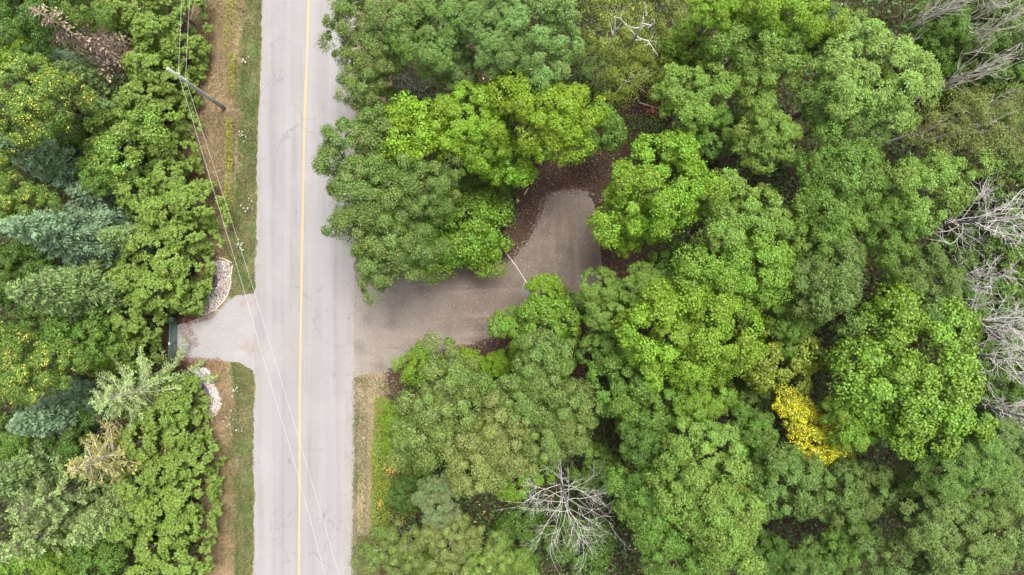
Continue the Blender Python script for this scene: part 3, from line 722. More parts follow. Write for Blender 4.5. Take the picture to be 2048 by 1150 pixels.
# along the road and round the north side of the clearing
B('aspen', 762, 40, 84, 12.0, 'olive', 'olive green tree overhanging the road at the top edge of the photo')
B('aspen', 738, 142, 70, 11.0, 'olive', 'yellowish olive tree with a ragged tongue of leaves reaching over the road')
B('young', 770, 215, 62, 7.5, 'aspen', 'small drab green tree between the bare twiggy shrub and the road')
B('ash', 868, 55, 96, 13.0, 'mid', 'mid green feathery ash between the olive roadside tree and the big blue green ash')
B('ash', 905, 130, 62, 10.0, 'dull', 'lower dull green ash just above the bare twiggy shrub')
B('ash', 1075, 65, 118, 14.5, 'ash', 'largest blue green feathery ash at the top edge of the photo')
B('ash', 1000, 60, 80, 14.0, 'ash', 'blue green ash closely joined to the largest ash on its road side')
B('ash', 1022, 190, 62, 10.5, 'ash', 'dark blue green ash just behind the bright yellow green maple')
B('aspen', 738, 322, 92, 12.0, 'aspen', 'dark fine leaved aspen overhanging the road farthest towards the yellow line')
B('aspen', 750, 432, 94, 12.5, 'aspen', 'dark aspen whose ragged edge covers the road shoulder above the gravel entrance')
B('aspen', 790, 508, 72, 11.0, 'aspen', 'dark aspen drooping over the mouth of the gravel driveway')
B('aspen', 835, 385, 74, 11.0, 'aspen', 'dark aspen in the middle of the clump between road and gravel turnaround')
B('young', 845, 270, 82, 11.5, 'lime', 'lime yellow tree between the dark aspens and the bare twiggy shrub')
B('maple', 928, 240, 82, 12.0, 'fresh', 'light green maple left of the bright yellow green maple above the turnaround')
B('young', 965, 300, 52, 10.5, 'fresh', 'small light green tree between the light green maple and the stump')
B('young', 1018, 330, 56, 8.5, 'fresh', 'fresh green young tree overhanging the clearing above the cut stump')
B('maple', 1098, 232, 96, 13.0, 'lime', 'bright yellow green maple standing above the dark soil of the turnaround')
B('young', 1192, 262, 56, 8.0, 'mid', 'mid green young tree tucked against the bright yellow green maple')
B('shrub', 930, 455, 88, 5.5, 'bright', 'broad bright green shrub between the aspens and the gravel driveway')
B('shrub', 968, 495, 56, 4.0, 'fresh', 'small fresh green shrub at the inner bend of the gravel driveway')
B('shrub', 872, 490, 66, 4.5, 'fresh', 'fresh green shrub under the aspens at the driveway edge')
B('shrub', 985, 402, 46, 3.4, 'mid', 'mid green shrub just left of the cut stump')
B('shrub', 905, 370, 52, 4.5, 'mid', 'mid green shrub beneath the lime yellow tree among the aspens')
# birches and the trees beyond them
B('sparse', 1230, 60, 84, 7.5, 'goldgreen', 'thin yellowish birch around the white bare limbs at the top edge')
B('sparse', 1275, 150, 72, 7.5, 'goldgreen', 'thin yellowish birch just below the white bare limbs')
B('sparse', 1365, 55, 72, 7.5, 'goldgreen', 'thin yellowish birch beside the white bare limbs towards the lime maples')
B('sparse', 1200, 130, 55, 7.0, 'olive', 'low olive birch between the largest ash and the reddish forest floor')
B('young', 1378, 105, 60, 8.0, 'bright', 'bright green young tree between the birches and the light green maple')
B('maple', 1440, 14, 62, 13.5, 'fresh', 'fresh green maple cut by the top edge beside the birches')
B('maple', 1572, 6, 92, 15.5, 'fresh', 'bright lime maple cut by the top edge of the photo')
B('maple', 1530, 105, 92, 13.5, 'light', 'light green lumpy maple just below the bright lime maple')
B('maple', 1392, 190, 84, 12.0, 'light', 'light green maple leaning over the reddish clearing above the turnaround')
B('maple', 1528, 262, 74, 12.5, 'light', 'light green lumpy maple halfway between the broad pale tree and the turnaround')
B('maple', 1430, 265, 58, 10.0, 'mid', 'mid green maple between two light green maples beyond the turnaround')
B('ash', 1735, 150, 122, 15.5, 'light', 'broad pale green tree with a bright outer edge beside the slanting bare trees')
B('ash', 1690, 235, 90, 13.5, 'mid', 'mid green ash below the broad pale green tree')
B('ash', 1655, 75, 62, 12.0, 'dull', 'dull green ash between the bright lime maple and the broad pale tree')
B('maple', 1880, 55, 75, 9.0, 'mid', 'mid green low tree behind the slanting bare trees at the top edge')
B('maple', 2000, 110, 80, 8.0, 'dull', 'dull low tree behind the topmost slanting bare trees by the photo border')
B('sparse', 1890, 250, 78, 10.5, 'brownish', 'thin brownish tree turning colour below the broad pale green tree')
B('sparse', 1985, 245, 80, 11.0, 'brownish', 'thin brownish tree turning colour at the photo border')
B('maple', 2020, 185, 60, 7.0, 'mid', 'low green tree between the brownish trees and the slanting bare trees')
# round the turnaround and the middle of the wood
B('maple', 1312, 375, 116, 14.0, 'fresh', 'large bright maple leaning over the turnaround from the wood side')
B('maple', 1258, 445, 66, 9.5, 'fresh', 'bright maple bough tree reaching out lowest over the turnaround gravel')
B('maple', 1478, 430, 96, 13.0, 'light', 'light green maple with a small orange patch beside the large bright maple')
B('maple', 1478, 545, 106, 13.5, 'bright', 'bright green maple between the reddish mulch and the dull green maple')
B('young', 1372, 530, 58, 6.5, 'mid', 'mid green young tree at the end of the reddish mulch')
B('maple', 1670, 365, 98, 14.0, 'mid', 'rounded mid green maple below the mid green ash')
B('maple', 1642, 455, 78, 12.5, 'light', 'light green maple between the rounded mid green maple and the dull green one')
B('maple', 1848, 385, 92, 14.0, 'light', 'light green maple touching the grey bare tree nearest the border')
B('maple', 1780, 460, 76, 12.5, 'mid', 'mid green maple in the middle of the trees beside the grey bare trees')
B('maple', 1650, 560, 94, 13.0, 'dull', 'dull green maple in the middle of the wood')
B('maple', 1845, 575, 82, 10.5, 'dull', 'dull dark tree beside the trunks of the grey bare trees')
B('young', 1782, 608, 48, 10.0, 'fresh', 'small fresh green tree just above the biggest maple')
B('maple', 1585, 640, 60, 10.0, 'mid', 'mid green tree between the dull green maple and the yellow green thicket')
B('maple', 1918, 610, 52, 7.0, 'mid', 'low mid green tree in front of the grey bare trunks')
B('maple', 1215, 610, 62, 10.0, 'light', 'pale green maple beside the lower bend of the turnaround')
B('maple', 1300, 590, 62, 11.0, 'light', 'pale green maple between the reddish mulch and the brightest maple')
B('maple', 1355, 672, 126, 14.5, 'fresh', 'brightest large maple below the turnaround')
B('maple', 1232, 700, 60, 9.5, 'mid', 'mid green maple tucked on the driveway side of the brightest large maple')
B('maple', 1290, 785, 92, 11.5, 'mid', 'mid green maple just below the brightest large maple')
B('maple', 1395, 800, 66, 12.0, 'bright', 'bright green maple between the brightest maple and the large lower green one')
B('young', 1085, 588, 42, 7.5, 'fresh', 'small fresh green sapling crown standing out over the driveway gravel')
B('young', 1088, 655, 70, 8.5, 'bright', 'bright young tree at the driveway edge below the fresh sapling crown')
B('young', 1025, 650, 42, 7.0, 'bright', 'small bright tree at the lower driveway edge under the leaning bare stem')
B('young', 1150, 610, 36, 5.5, 'mid', 'small mid green bush tree at the narrow end of the turnaround')
B('young', 1110, 705, 52, 7.0, 'light', 'light green young tree between the driveway edge and the grey olive trees')
B('maple', 1810, 765, 160, 15.5, 'bright', 'biggest maple of the wood beside the yellow bush')
B('maple', 1715, 835, 72, 12.5, 'bright', 'bright maple between the biggest maple and the yellow bush')
B('maple', 1905, 660, 52, 9.0, 'mid', 'mid green tree above the biggest maple next to the bare trees')
B('young', 1545, 715, 84, 9.0, 'goldgreen', 'yellow green thicket tree just above the yellow bush')
B('young', 1500, 790, 58, 6.0, 'olive', 'olive thicket tree between the yellow bush and the bright maples')
B('shrub', 1590, 822, 46, 9.0, 'yellow', 'upper clump of the bright yellow bush', group='bright yellow bushes')
B('shrub', 1632, 880, 56, 9.5, 'yellow', 'lower and larger clump of the bright yellow bush', group='bright yellow bushes')
B('shrub', 1676, 912, 34, 7.0, 'goldgreen', 'yellowish green shrub at the low end of the yellow bush')
# the lower half of the wood
B('shrub', 845, 728, 46, 3.2, 'fresh', 'fresh green shrub at the lower driveway edge nearest the road')
B('shrub', 930, 738, 50, 3.2, 'lime', 'lime shrub along the lower driveway edge beside the brown wood chips')
B('shrub', 1000, 730, 36, 2.6, 'lime', 'smaller lime shrub along the lower driveway edge next to the small bright tree')
B('aspen', 890, 815, 98, 11.5, 'olive', 'grey olive tree nearest the road below the gravel driveway')
B('aspen', 1070, 760, 84, 12.0, 'aspen', 'dark olive tree farther from the road below the gravel driveway')
B('aspen', 985, 885, 92, 12.0, 'brownish', 'pale brownish olive tree with bunched leaves above the bare grey tree')
B('aspen', 1120, 845, 78, 11.0, 'olive', 'grey olive tree just above the twigs of the bare grey tree')
B('maple', 1292, 895, 82, 12.0, 'dark', 'darker green maple beside the upper twigs of the bare grey tree')
B('maple', 1400, 925, 98, 15.0, 'light', 'light lumpy green maple in the middle of the lower wood')
B('maple', 1305, 1010, 90, 12.0, 'mid', 'mid green maple touching the outer twigs of the bare grey tree')
B('maple', 1440, 1040, 100, 15.0, 'light', 'large light green maple in the lower wood near the bottom edge')
B('maple', 1350, 1120, 82, 12.5, 'mid', 'mid green maple cut by the bottom edge beside the bare grey tree')
B('maple', 1575, 965, 88, 12.5, 'ash', 'blue green maple just below the yellow bush')
B('maple', 1700, 990, 74, 11.0, 'dull', 'dull green maple between the blue green one and the olive trees')
B('maple', 1500, 870, 58, 10.0, 'mid', 'mid green tree between the yellow bush and the light lumpy maple')
B('ash', 1835, 980, 80, 11.0, 'olive', 'olive ash nearest the biggest maple on its lower side')
B('ash', 1935, 935, 86, 14.5, 'mid', 'mid green ash between the biggest maple and the border corner')
B('ash', 2025, 920, 76, 12.0, 'dull', 'dull green ash cut by the border below the bare trees')
B('ash', 1895, 1070, 92, 14.5, 'olive', 'broad olive ash near the bottom corner of the wood')
B('ash', 2005, 1050, 92, 14.0, 'olive', 'outermost olive ash in the bottom corner of the photo')
B('maple', 1790, 1115, 72, 12.0, 'dull', 'dull green maple at the bottom edge beside the olive ashes')
B('maple', 1690, 1085, 54, 10.5, 'mid', 'smaller mid green maple just above the bottom edge below the dull maple')
B('maple', 1620, 1125, 60, 10.0, 'ash', 'blue green maple cut by the bottom edge of the photo')
B('maple', 1540, 1110, 55, 9.0, 'dark', 'dark low tree at the bottom edge between two maples')
B('ash', 880, 1000, 54, 9.0, 'grey', 'silvery grey green tree between the roadside weeds and the bare grey tree')
B('young', 930, 955, 40, 6.0, 'dark', 'dark low tree under the brownish olive tree')
B('young', 1040, 948, 52, 4.0, 'fresh', 'fresh green low tree under the topmost twigs of the bare grey tree')
B('young', 1195, 945, 50, 6.0, 'mid', 'mid green low tree behind the upper twigs of the bare grey tree')
B('young', 1040, 1070, 62, 4.0, 'dark', 'dark low tree beneath the bare grey tree towards the road')
B('young', 1160, 1080, 70, 4.0, 'dark', 'dark low tree beneath the lowest twigs of the bare grey tree')
B('aspen', 800, 1105, 62, 8.5, 'olive', 'olive tree at the bottom edge nearest the road')
B('aspen', 900, 1085, 62, 9.0, 'brownish', 'brownish olive tree in the row at the bottom edge')
B('aspen', 985, 1120, 58, 8.0, 'light', 'light green tree at the bottom edge beside the bare grey tree')
B('young', 870, 1145, 50, 7.5, 'bright', 'bright green small tree cut by the bottom edge near the road')
B('shrub', 815, 985, 44, 2.4, 'dark', 'dark green sumac clump among the yellow roadside weeds')
B('shrub', 842, 925, 36, 2.2, 'mid', 'mid green shrub between the orange leaves and the brownish olive tree')
B('shrub', 800, 850, 42, 2.6, 'fresh', 'fresh green shrub where the roadside weeds begin')

B('young', 1985, 455, 72, 5.5, 'dark', 'dark low tree behind the twigs of the uppermost pale bare tree')
B('young', 2020, 545, 62, 5.0, 'mid', 'mid green low tree behind the slim bare tree at the border')
B('young', 1975, 610, 66, 5.0, 'dark', 'dark low tree behind the bare tree with the widest twigs')
B('young', 2030, 690, 72, 5.0, 'mid', 'mid green low tree under the stout trunked bare tree at the border')
B('young', 1990, 770, 60, 5.0, 'dark', 'dark low tree beneath the lowest bare tree at the border')
B('young', 2025, 350, 70, 6.0, 'dull', 'dull low tree between the brownish trees and the uppermost pale bare tree')
B('young', 1960, 20, 70, 6.0, 'dark', 'dark low tree under the slanting bare trees at the top corner')
B('young', 2040, 20, 70, 6.0, 'mid', 'mid green low tree cut off in the top corner behind slanting bare trees')
B('young', 1905, 150, 62, 6.0, 'dark', 'dark low tree below the bushiest slanting bare tree')
B('young', 2030, 860, 56, 5.5, 'dark', 'dark low tree above the olive ash cut by the border')

# bare trees
dead_tree(1132, 1000, 12.5, 5.2, 'big bare grey dead tree with whitened twigs near the bottom edge', 41, up=.22, n=24, first=.30, kids=(7, 4), r0=.12, thick=.52)
dead_tree(1275, 60, 11.0, 2.8, 'bare white limbs of a dying birch at the top edge', 42, mat='birch_wood', n=7, first=.55, kids=(2, 2), up=.4, r0=.15, thick=1.3)
dead_tree(830, 166, 5.0, 2.6, 'bare twiggy grey shrub between the ash trees and the dark aspens', 43, name='dead_shrub', mat='twig', n=16, first=.2, up=.6, r0=.06, cat='shrub', kids=(5, 3), thick=1.2)
for k, (bx, by, H, sp, lb) in enumerate([
    (1815, 462, 14, 5.0, 'uppermost pale bare tree at the border, beside the light green maple'),
    (1812, 556, 12, 2.4, 'slim bare dead tree with a straight trunk between two bushier bare trees'),
    (1835, 632, 13, 4.8, 'bare grey dead tree with the widest twigs at the border'),
    (1850, 695, 13, 4.2, 'bare grey dead tree with a stout trunk beside the biggest maple'),
    (1895, 795, 11.5, 2.8, 'lowest bare dead tree at the border below the biggest maple')]):
    dead_tree(0, 0, H, sp, lb, 50 + k, base=(bx, by), up=1.0, first=.34, n=25, kids=(6, 4), r0=.12, thick=1.2, wob=.7)
for k, (bx, by, H, lb) in enumerate([
    (1725, 120, 14.5, 'slanting bare tree nearest the bright lime maple at the top edge'),
    (1765, 100, 14.5, 'slanting bare tree in front of the low green tree at the top edge'),
    (1815, 150, 14.5, 'bushiest slanting bare tree above the thin brownish trees'),
    (1795, 215, 13, 'lowest slanting bare tree beside the broad pale green tree'),
    (1850, 95, 15, 'slanting bare tree in the top corner of the photo'),
    (1900, 140, 14.5, 'slanting bare tree between the bushiest one and the photo corner'),
    (1790, 60, 15, 'slanting bare tree highest along the top edge before the corner'),
    (1880, 250, 14, 'slanting bare tree rising from between the brownish trees')]):
    dead_tree(0, 0, H, 4.4, lb, 60 + k, base=(bx, by), mat='pale_twig', up=2.5, first=.28, n=17, kids=(4, 1), r0=.10, thick=1.9, wob=.4)

# ------------------------------------------------------------------ the hedge and wood west of the road
Cn = conifer
for px, py, H, w, lb in [
    (338, 8, 6.5, 4.4, 'topmost cedar of the hedge beside the dry grass'),
    (322, 75, 7.0, 4.4, 'cedar under the overhead wires just above the dead brown spruce'),
    (352, 100, 5.0, 3.4, 'cedar bulging into the dry grass above the utility pole top'),
    (300, 140, 6.5, 4.2, 'cedar level with the top of the utility pole'),
    (332, 170, 5.0, 3.4, 'cedar directly under the top of the utility pole'),
    (322, 232, 5.5, 3.6, 'cedar beside the upper wooden fence post'),
    (330, 300, 5.5, 3.6, 'cedar beside the lower wooden fence post'),
    (345, 360, 5.5, 3.8, 'cedar next to the rust coloured bare soil'),
    (380, 405, 6.0, 4.0, 'cedar where the hedge bulges under the two wires'),
    (330, 430, 6.5, 4.2, 'cedar between the big spruces and the bulge of the hedge'),
    (362, 470, 5.5, 3.8, 'cedar just above the upper stone bed'),
    (350, 530, 6.0, 4.2, 'cedar beside the black curved edging of the upper stone bed'),
    (322, 580, 6.5, 4.6, 'broad cedar above the gate beside the upper boulder'),
    (362, 592, 4.0, 3.0, 'low cedar touching the upper grey boulder'),
    (268, 640, 6.0, 3.8, 'cedar just behind the green gate'),
    (245, 695, 5.5, 3.8, 'lower cedar behind the green gate'),
    (350, 805, 5.0, 3.6, 'cedar against the lower stone bed'),
    (325, 830, 6.0, 4.0, 'cedar between the fan shaped spruce and the lower stone bed'),
    (362, 868, 4.8, 3.4, 'cedar just below the lower stone bed'),
    (368, 925, 5.5, 3.8, 'cedar beside the yellowing spruce at the verge'),
    (330, 935, 6.0, 3.8, 'cedar against the twigs of the yellowing spruce'),
    (370, 990, 5.5, 3.8, 'cedar at the narrow bare verge two below the yellowing spruce'),
    (318, 1010, 6.0, 4.0, 'inner cedar between the yellowing spruce and the small dead shrub'),
    (362, 1055, 5.5, 3.8, 'cedar at the verge level with the small dead shrub'),
    (318, 1085, 6.0, 4.0, 'cedar beside the small dead shrub'),
    (365, 1120, 5.5, 3.8, 'lowest cedar of the hedge at the verge'),
    (300, 1150, 6.5, 4.2, 'inner cedar cut by the bottom edge')]:
    Cn('cedar', px, py, H, w, 'cedar', lb, ref=.62)

for px, py, H, w, lb in [
    (262, 30, 6.5, 4.6, 'inner cedar at the top edge beside the thin brownish spruce'),
    (290, 205, 6.5, 4.4, 'inner cedar between the slim green spruce and the utility pole'),
    (282, 385, 6.5, 4.4, 'inner cedar between the light yellow green tree and the big spruces'),
    (300, 490, 6.5, 4.4, 'inner cedar against the upper big spruce'),
    (272, 560, 6.5, 4.4, 'inner cedar against the lower big spruce'),
    (205, 665, 6.0, 4.2, 'innermost cedar between the gate and the mid green tree'),
    (290, 880, 6.5, 4.2, 'inner cedar just above the yellowing spruce twigs'),
    (285, 960, 6.5, 4.2, 'inner cedar just below the yellowing spruce twigs'),
    (262, 1045, 6.0, 4.0, 'inner cedar above the small dead shrub')]:
    Cn('cedar', px, py, H, w, 'cedar', lb, ref=.62)
B('maple', 55, 20, 88, 12.0, 'dark', 'dark green tree in the top corner left of the dead brown spruce')
B('maple', 150, 15, 60, 10.5, 'mid', 'mid green tree at the top edge above the dead brown spruce')
B('young', 30, 92, 52, 6.0, 'lime', 'lime low tree below the dark corner tree')
B('maple', 65, 205, 95, 13.0, 'basswood', 'large tree speckled with yellow below the dead brown spruce', flecked=True)
B('maple', 15, 400, 72, 12.0, 'basswood', 'tree speckled with yellow between two blue green spruces at the border', flecked=True)
B('maple', 45, 735, 92, 12.5, 'basswood', 'tree most thickly speckled with yellow between the spruces at the border', flecked=True)
B('young', 248, 285, 78, 8.0, 'light', 'light yellow green tree in front of the hedge beside the lower fence post')
B('young', 205, 345, 46, 7.0, 'mid', 'mid green small tree between the yellow green tree and the blue spruce')
B('young', 15, 560, 50, 7.0, 'dark', 'dark tree behind the two big spruces at the border')
B('young', 70, 525, 56, 6.0, 'dark', 'dark low tree in the gap between the two biggest spruces')
B('young', 70, 655, 60, 6.0, 'dark', 'dark low tree between the lower big spruce and the most speckled tree')
B('young', 20, 310, 50, 6.0, 'mid', 'mid green low tree at the border between two speckled trees')
B('young', 150, 255, 50, 6.0, 'dark', 'dark low tree between the large speckled tree and the slim green spruce')
B('young', 150, 875, 55, 6.0, 'dark', 'dark low tree between the blue green and the yellowing spruce')
B('young', 170, 665, 64, 8.0, 'mid', 'mid green tree between the big spruces and the yellow speckled tree')
B('young', 190, 705, 42, 5.0, 'lime', 'low lime tree just above the fan shaped spruce')
B('young', 20, 885, 48, 7.0, 'mid', 'mid green tree at the border below the yellow speckled tree')
Cn('spruce', 55, 950, 12, 6.4, 'spruce', 'green spruce at the border beside the yellowing spruce')
B('maple', 70, 1130, 82, 8.0, 'bright', 'bright green tree in the bottom corner beyond the hedge')
B('young', 205, 1125, 58, 6.5, 'mid', 'mid green tree at the bottom edge beside the small dead shrub')

Cn('spruce', 185, 88, 13, 6.0, 'dead', 'dead brown spruce with bare drooping branches', form='dead', wood='brown_twig')
Cn('spruce', 235, 25, 8, 4.0, 'gold', 'thin brownish spruce at the top edge beside the hedge', form='bare', wood='brown_twig')
Cn('spruce', 105, 125, 6, 3.6, 'blue', 'small blue green spruce under the tip of the dead brown spruce')
Cn('spruce', 190, 165, 9, 4.4, 'spruce', 'green spruce between the large yellow speckled tree and the hedge')
Cn('spruce', 215, 225, 8, 3.8, 'spruce', 'slim green spruce above the light yellow green tree')
Cn('spruce', 105, 318, 11, 5.4, 'blue', 'blue green spruce pointing at the border just below the large speckled tree')
Cn('spruce', 205, 395, 8, 4.0, 'blue', 'grey green spruce with bare twigs above the big spruces', form='fan')
Cn('spruce', 150, 468, 14, 6.6, 'blue', 'upper of the two biggest spruces, with a blue green tip')
Cn('spruce', 160, 580, 14, 7.0, 'spruce', 'lower of the two biggest spruces, reaching the mid green tree')
Cn('spruce', 270, 480, 9, 4.4, 'spruce', 'spruce between the biggest spruces and the hedge')
Cn('spruce', 272, 782, 10, 7.2, 'pale', 'pale fan shaped spruce with long open branches below the gate', form='fan', wood='pale_twig')
Cn('spruce', 118, 828, 10, 5.6, 'blue', 'blue green spruce below the most thickly speckled tree')
Cn('spruce', 235, 903, 11, 7.2, 'gold', 'yellowing spruce with many bare branches', form='bare', wood='pale_twig')
Cn('spruce', 125, 985, 11, 6.6, 'pale', 'pale green spruce just below the yellowing spruce', form='fan')
Cn('spruce', 110, 1055, 11, 6.6, 'pale', 'lowest pale green spruce above the bottom corner', form='fan')
Cn('spruce', 215, 1040, 9, 5.2, 'pale', 'short pale spruce above the small dead shrub')
dead_tree(258, 1082, 3.2, 1.4, 'small dead brown shrub in a gap of the hedge', 71, name='dead_shrub', mat='brown_twig', n=12, first=.2, up=.5, r0=.04, cat='shrub', kids=(4, 2))
dead_tree(225, 850, 6.0, 1.9, 'thin bare sapling between the fan shaped and the yellowing spruce', 72, name='dead_sapling', mat='brown_twig', n=12, first=.2, up=.5, r0=.05, kids=(4, 2))
# ------------------------------------------------------------------ utility pole and wires
POLE = plain('treated_pole', (0.225, 0.25, 0.195), 0.85, 0.25, 5, (1, 1, .15), .4)
GALV = plain('galvanised_steel', (0.28, 0.29, 0.29), 0.5, 0.15, 9, metallic=.4)
CERAMIC = plain('insulator_glaze', (0.35, 0.35, 0.34), 0.3, 0.1, 9)
WIRE = plain('wire_aluminium', (0.30, 0.295, 0.29), 0.5, 0.1, 4)
GREYBOX = plain('grey_paint', (0.3, 0.31, 0.32), 0.5, 0.1, 6)
pb = Vector(P(449, 217, 0)); ptop = Vector(P(335, 137, 9.6))
root = props(empty('utility_pole', pb), 'tall green grey wooden utility pole standing in the dry grass beside the road', 'utility pole')
ax = ptop - pb
m = MB(); m.tube([ax * t - Vector((0, 0, .2 if t == 0 else 0)) for t in (0, .3, .65, 1)], [.15, .14, .12, .11], 14)
link('shaft', m.mesh('pole_shaft', True), root, POLE)
m = MB(); m.tube([ax * .998, ax * 1.004], [.112, .10], 14); link('top_cap', m.mesh('pole_cap'), root, POLE)
W1 = [(371, -250, 8.7), (365, -60, 8.7), (363, 0, 8.7), (357, 147, 8.75), (427, 380, 8.1), (473, 530, 7.9), (500, 623, 7.8), (545, 780, 7.8), (596, 950, 7.9), (650, 1150, 8.2), (705, 1350, 8.5)]
W2 = [(392, -250, 7.6), (382, -60, 7.6), (379, 0, 7.6), (371, 158, 7.6), (443, 380, 7.1), (500, 557, 6.9), (568, 780, 6.9), (618, 945, 7.0), (678, 1150, 7.3), (735, 1350, 7.6)]
for nm, wpt in (('insulator', W1[3]), ('insulator', W2[3])):
    w = Vector(P(*wpt)); f = min(max((w.z) / ax.z, 0), 1); c = pb + ax * f
    m = MB(); m.tube([c - pb, (w - pb) * .9 + (c - pb) * .1, w - pb], [.03, .03, .03], 6)
    br = link('bracket', m.mesh('wire_bracket'), root, GALV)
    m = MB(); p = w - pb
    m.tube([p + Vector((0, 0, -.14)), p + Vector((0, 0, -.08)), p + Vector((0, 0, -.05)), p, p + Vector((0, 0, .03))], [.05, .08, .05, .075, .04], 10)
    link(nm, m.mesh('wire_insulator', True), br, CERAMIC)
m = MB(); o_ = Vector((.10, -.14, 0)); m.tube([o_ + ax * t for t in (.02, .3, .6, .85)], .014, 5)
link('ground_wire', m.mesh('ground_wire'), root, GALV)
for pts, lb in ((W1, 'overhead wire fixed highest on the utility pole, crossing the road'), (W2, 'overhead wire fixed lower on the utility pole, nearer the road')):
    q = np.concatenate([smooth_poly([P(*p) for p in pts[:4]], 8, closed=False), smooth_poly([P(*p) for p in pts[3:]], 8, closed=False)[1:]])
    m = MB(); m.tube(q, 0.009, 6); props(link('overhead_wire', m.mesh('overhead_wire', True), mat=WIRE), lb, 'wire', 'wires on the utility pole')

# fence posts by the hedge, with one fallen rail each seen through the leaves
def post(px, py, rx, ry, lb):
    b = Vector(P(px, py)); t = Vector(P(rx, ry, 1.55))
    o = props(empty('fence_post', b), lb, 'post', 'wooden posts of the old fence')
    m = MB(); m.tube([Vector((0, 0, -.2)), (t - b) * .5, t - b], [.11, .105, .09], 9); link('shaft', m.mesh('post_shaft', True), o, M['twig'])
    m = MB(); m.tube([t - b, t - b + Vector((0, 0, .02))], [.09, .07], 9); link('cut_top', m.mesh('post_top'), o, plain('weathered_end_grain', (.34, .29, .27), .9, .2, 12))
post(386, 222, 366, 209, 'upper weathered fence post beside the hedge near the utility pole')
post(391, 279, 373, 267, 'lower weathered fence post beside the rust coloured soil')

# ------------------------------------------------------------------ gate of the pale driveway
GATE = plain('green_gate_paint', (0.065, 0.11, 0.09), 0.45, 0.2, 6)
g0 = Vector(P(356, 640)); g1 = Vector(P(354, 728))
root = props(empty('metal_gate', (g0 + g1) / 2), 'closed dark green tubular metal gate across the pale driveway', 'gate')
o0, o1 = g0 - (g0 + g1) / 2, g1 - (g0 + g1) / 2
for k in range(7):
    m = MB(); z = Vector((0, 0, .22 + .19 * k)); m.tube([o0 + z, o1 + z], .028, 8); link('rail', m.mesh('gate_rail', True), root, GATE)
for t in (0, .48, .52, 1):
    m = MB(); p = o0.lerp(o1, t); m.tube([p + Vector((0, 0, .16)), p + Vector((0, 0, 1.42))], .03, 8); link('upright', m.mesh('gate_upright', True), root, GATE)
m = MB(); p = o0.lerp(o1, .5); m.box((p.x + .01, p.y, 1.36), (.12, .22, .10)); la = link('latch', m.mesh('gate_latch'), root, GREYBOX)
m = MB(); m.tube([p + Vector((.05, -.04, 1.3)), p + Vector((.05, -.06, 1.05)), p + Vector((.05, .04, 1.05)), p + Vector((.05, .04, 1.3))], .014, 6); link('chain', m.mesh('gate_chain'), la, GALV)
for q, s in ((o0, 1), (o1, -1)):
    m = MB(); p = q + Vector((0, s * .16, 0)); m.tube([p + Vector((0, 0, -.2)), p + Vector((0, 0, 1.55))], [.075, .07], 10); link('gate_post', m.mesh('gate_post', True), root, GATE)

# ------------------------------------------------------------------ stone beds: boulders, edging, log border
BOULD = ground_mat('grey_boulder', [(.3, (.13, .133, .136)), (.7, (.23, .233, .237))], [(.35, (.16, .163, .166)), (.65, (.21, .21, .214))], 7, 1.2, .5, .85, .7)
def boulder(pts, h, lb, seed):
    r = random.Random(seed); q = smooth_poly(pts, 3); c = q.mean(0); base = Vector(P(*c)); v, f = [], []; n = len(q)
    rings = [(1.0, -.03), (1.04, h * .45), (.93, h * .85), (.72, h), (.35, h * 1.04)]
    for s, z in rings:
        for x, y in q:
            w = Vector(P(c[0] + (x - c[0]) * s * r.uniform(.95, 1.05), c[1] + (y - c[1]) * s * r.uniform(.95, 1.05))) - base
            v.append((w.x, w.y, z * r.uniform(.88, 1.1) if z > 0 else z))
    for i in range(len(rings) - 1):
        for k in range(n): f.append((i*n + k, i*n + (k+1) % n, (i+1)*n + (k+1) % n, (i+1)*n + k))
    f.append(tuple((len(rings) - 1) * n + k for k in range(n)))
    m = MB(); m.add(v, f); me = m.mesh('boulder', True)
    import bmesh
    bm = bmesh.new(); bm.from_mesh(me); bmesh.ops.recalc_face_normals(bm, faces=bm.faces); bm.to_mesh(me); bm.free()
    o = link('boulder', me, mat=BOULD); o.location = base
    props(o, lb, 'boulder', 'grey boulders in the stone beds')
boulder([(404, 611), (410, 591), (418, 588), (424, 596), (419, 603), (410, 610)], .45, 'flat pale grey boulder at the low end of the upper tan stone bed', 1)
boulder([(391, 741), (396, 737), (404, 744), (408, 755), (409, 767), (403, 770), (396, 760)], .5, 'long dark grey boulder at the top of the cream stone bed', 2)

EDGE = plain('black_plastic', (0.035, 0.035, 0.045), 0.45, 0.2, 6)
def tube_thing(name, pts, rad, mat, lb, cat, group=None, n=7):
    q = smooth_poly([P(*p) for p in pts], 5, closed=False); b = q[0].copy(); b[2] = 0
    m = MB(); m.tube([tuple(x - b) for x in q], list(np.interp(np.linspace(0, 1, len(q)), np.linspace(0, 1, len(rad)), rad)), n)
    o = link(name, m.mesh(name, True), mat=mat); o.location = b
    return props(o, lb, cat, group)
tube_thing('bed_edging', [(421, 548, .1), (429, 552, .14), (432, 562, .14), (429, 574, .14), (421, 583, .12), (416, 582, .1)], [.10, .13, .13, .10], EDGE, 'black curved edging around the plant in the upper stone bed', 'edging')
tube_thing('bed_edging', [(405, 773, .1), (412, 776, .14), (416, 785, .14), (418, 796, .12)], [.09, .11, .11, .08], plain('purple_plastic', (0.07, 0.055, 0.12), .45, .2, 6), 'dark purple edging beside the cream stones', 'edging')
tube_thing('bed_edging', [(420, 798, .1), (421, 806, .1), (414, 812, .08)], [.06, .07, .05], plain('red_plastic', (0.22, 0.03, 0.035), .5, .2, 6), 'short dark red edging piece at the hedge side of the cream stones', 'edging')
LOG = plain('peeled_wood', (0.36, 0.29, 0.22), .8, .2, 6, (1, 1, 1), .3)
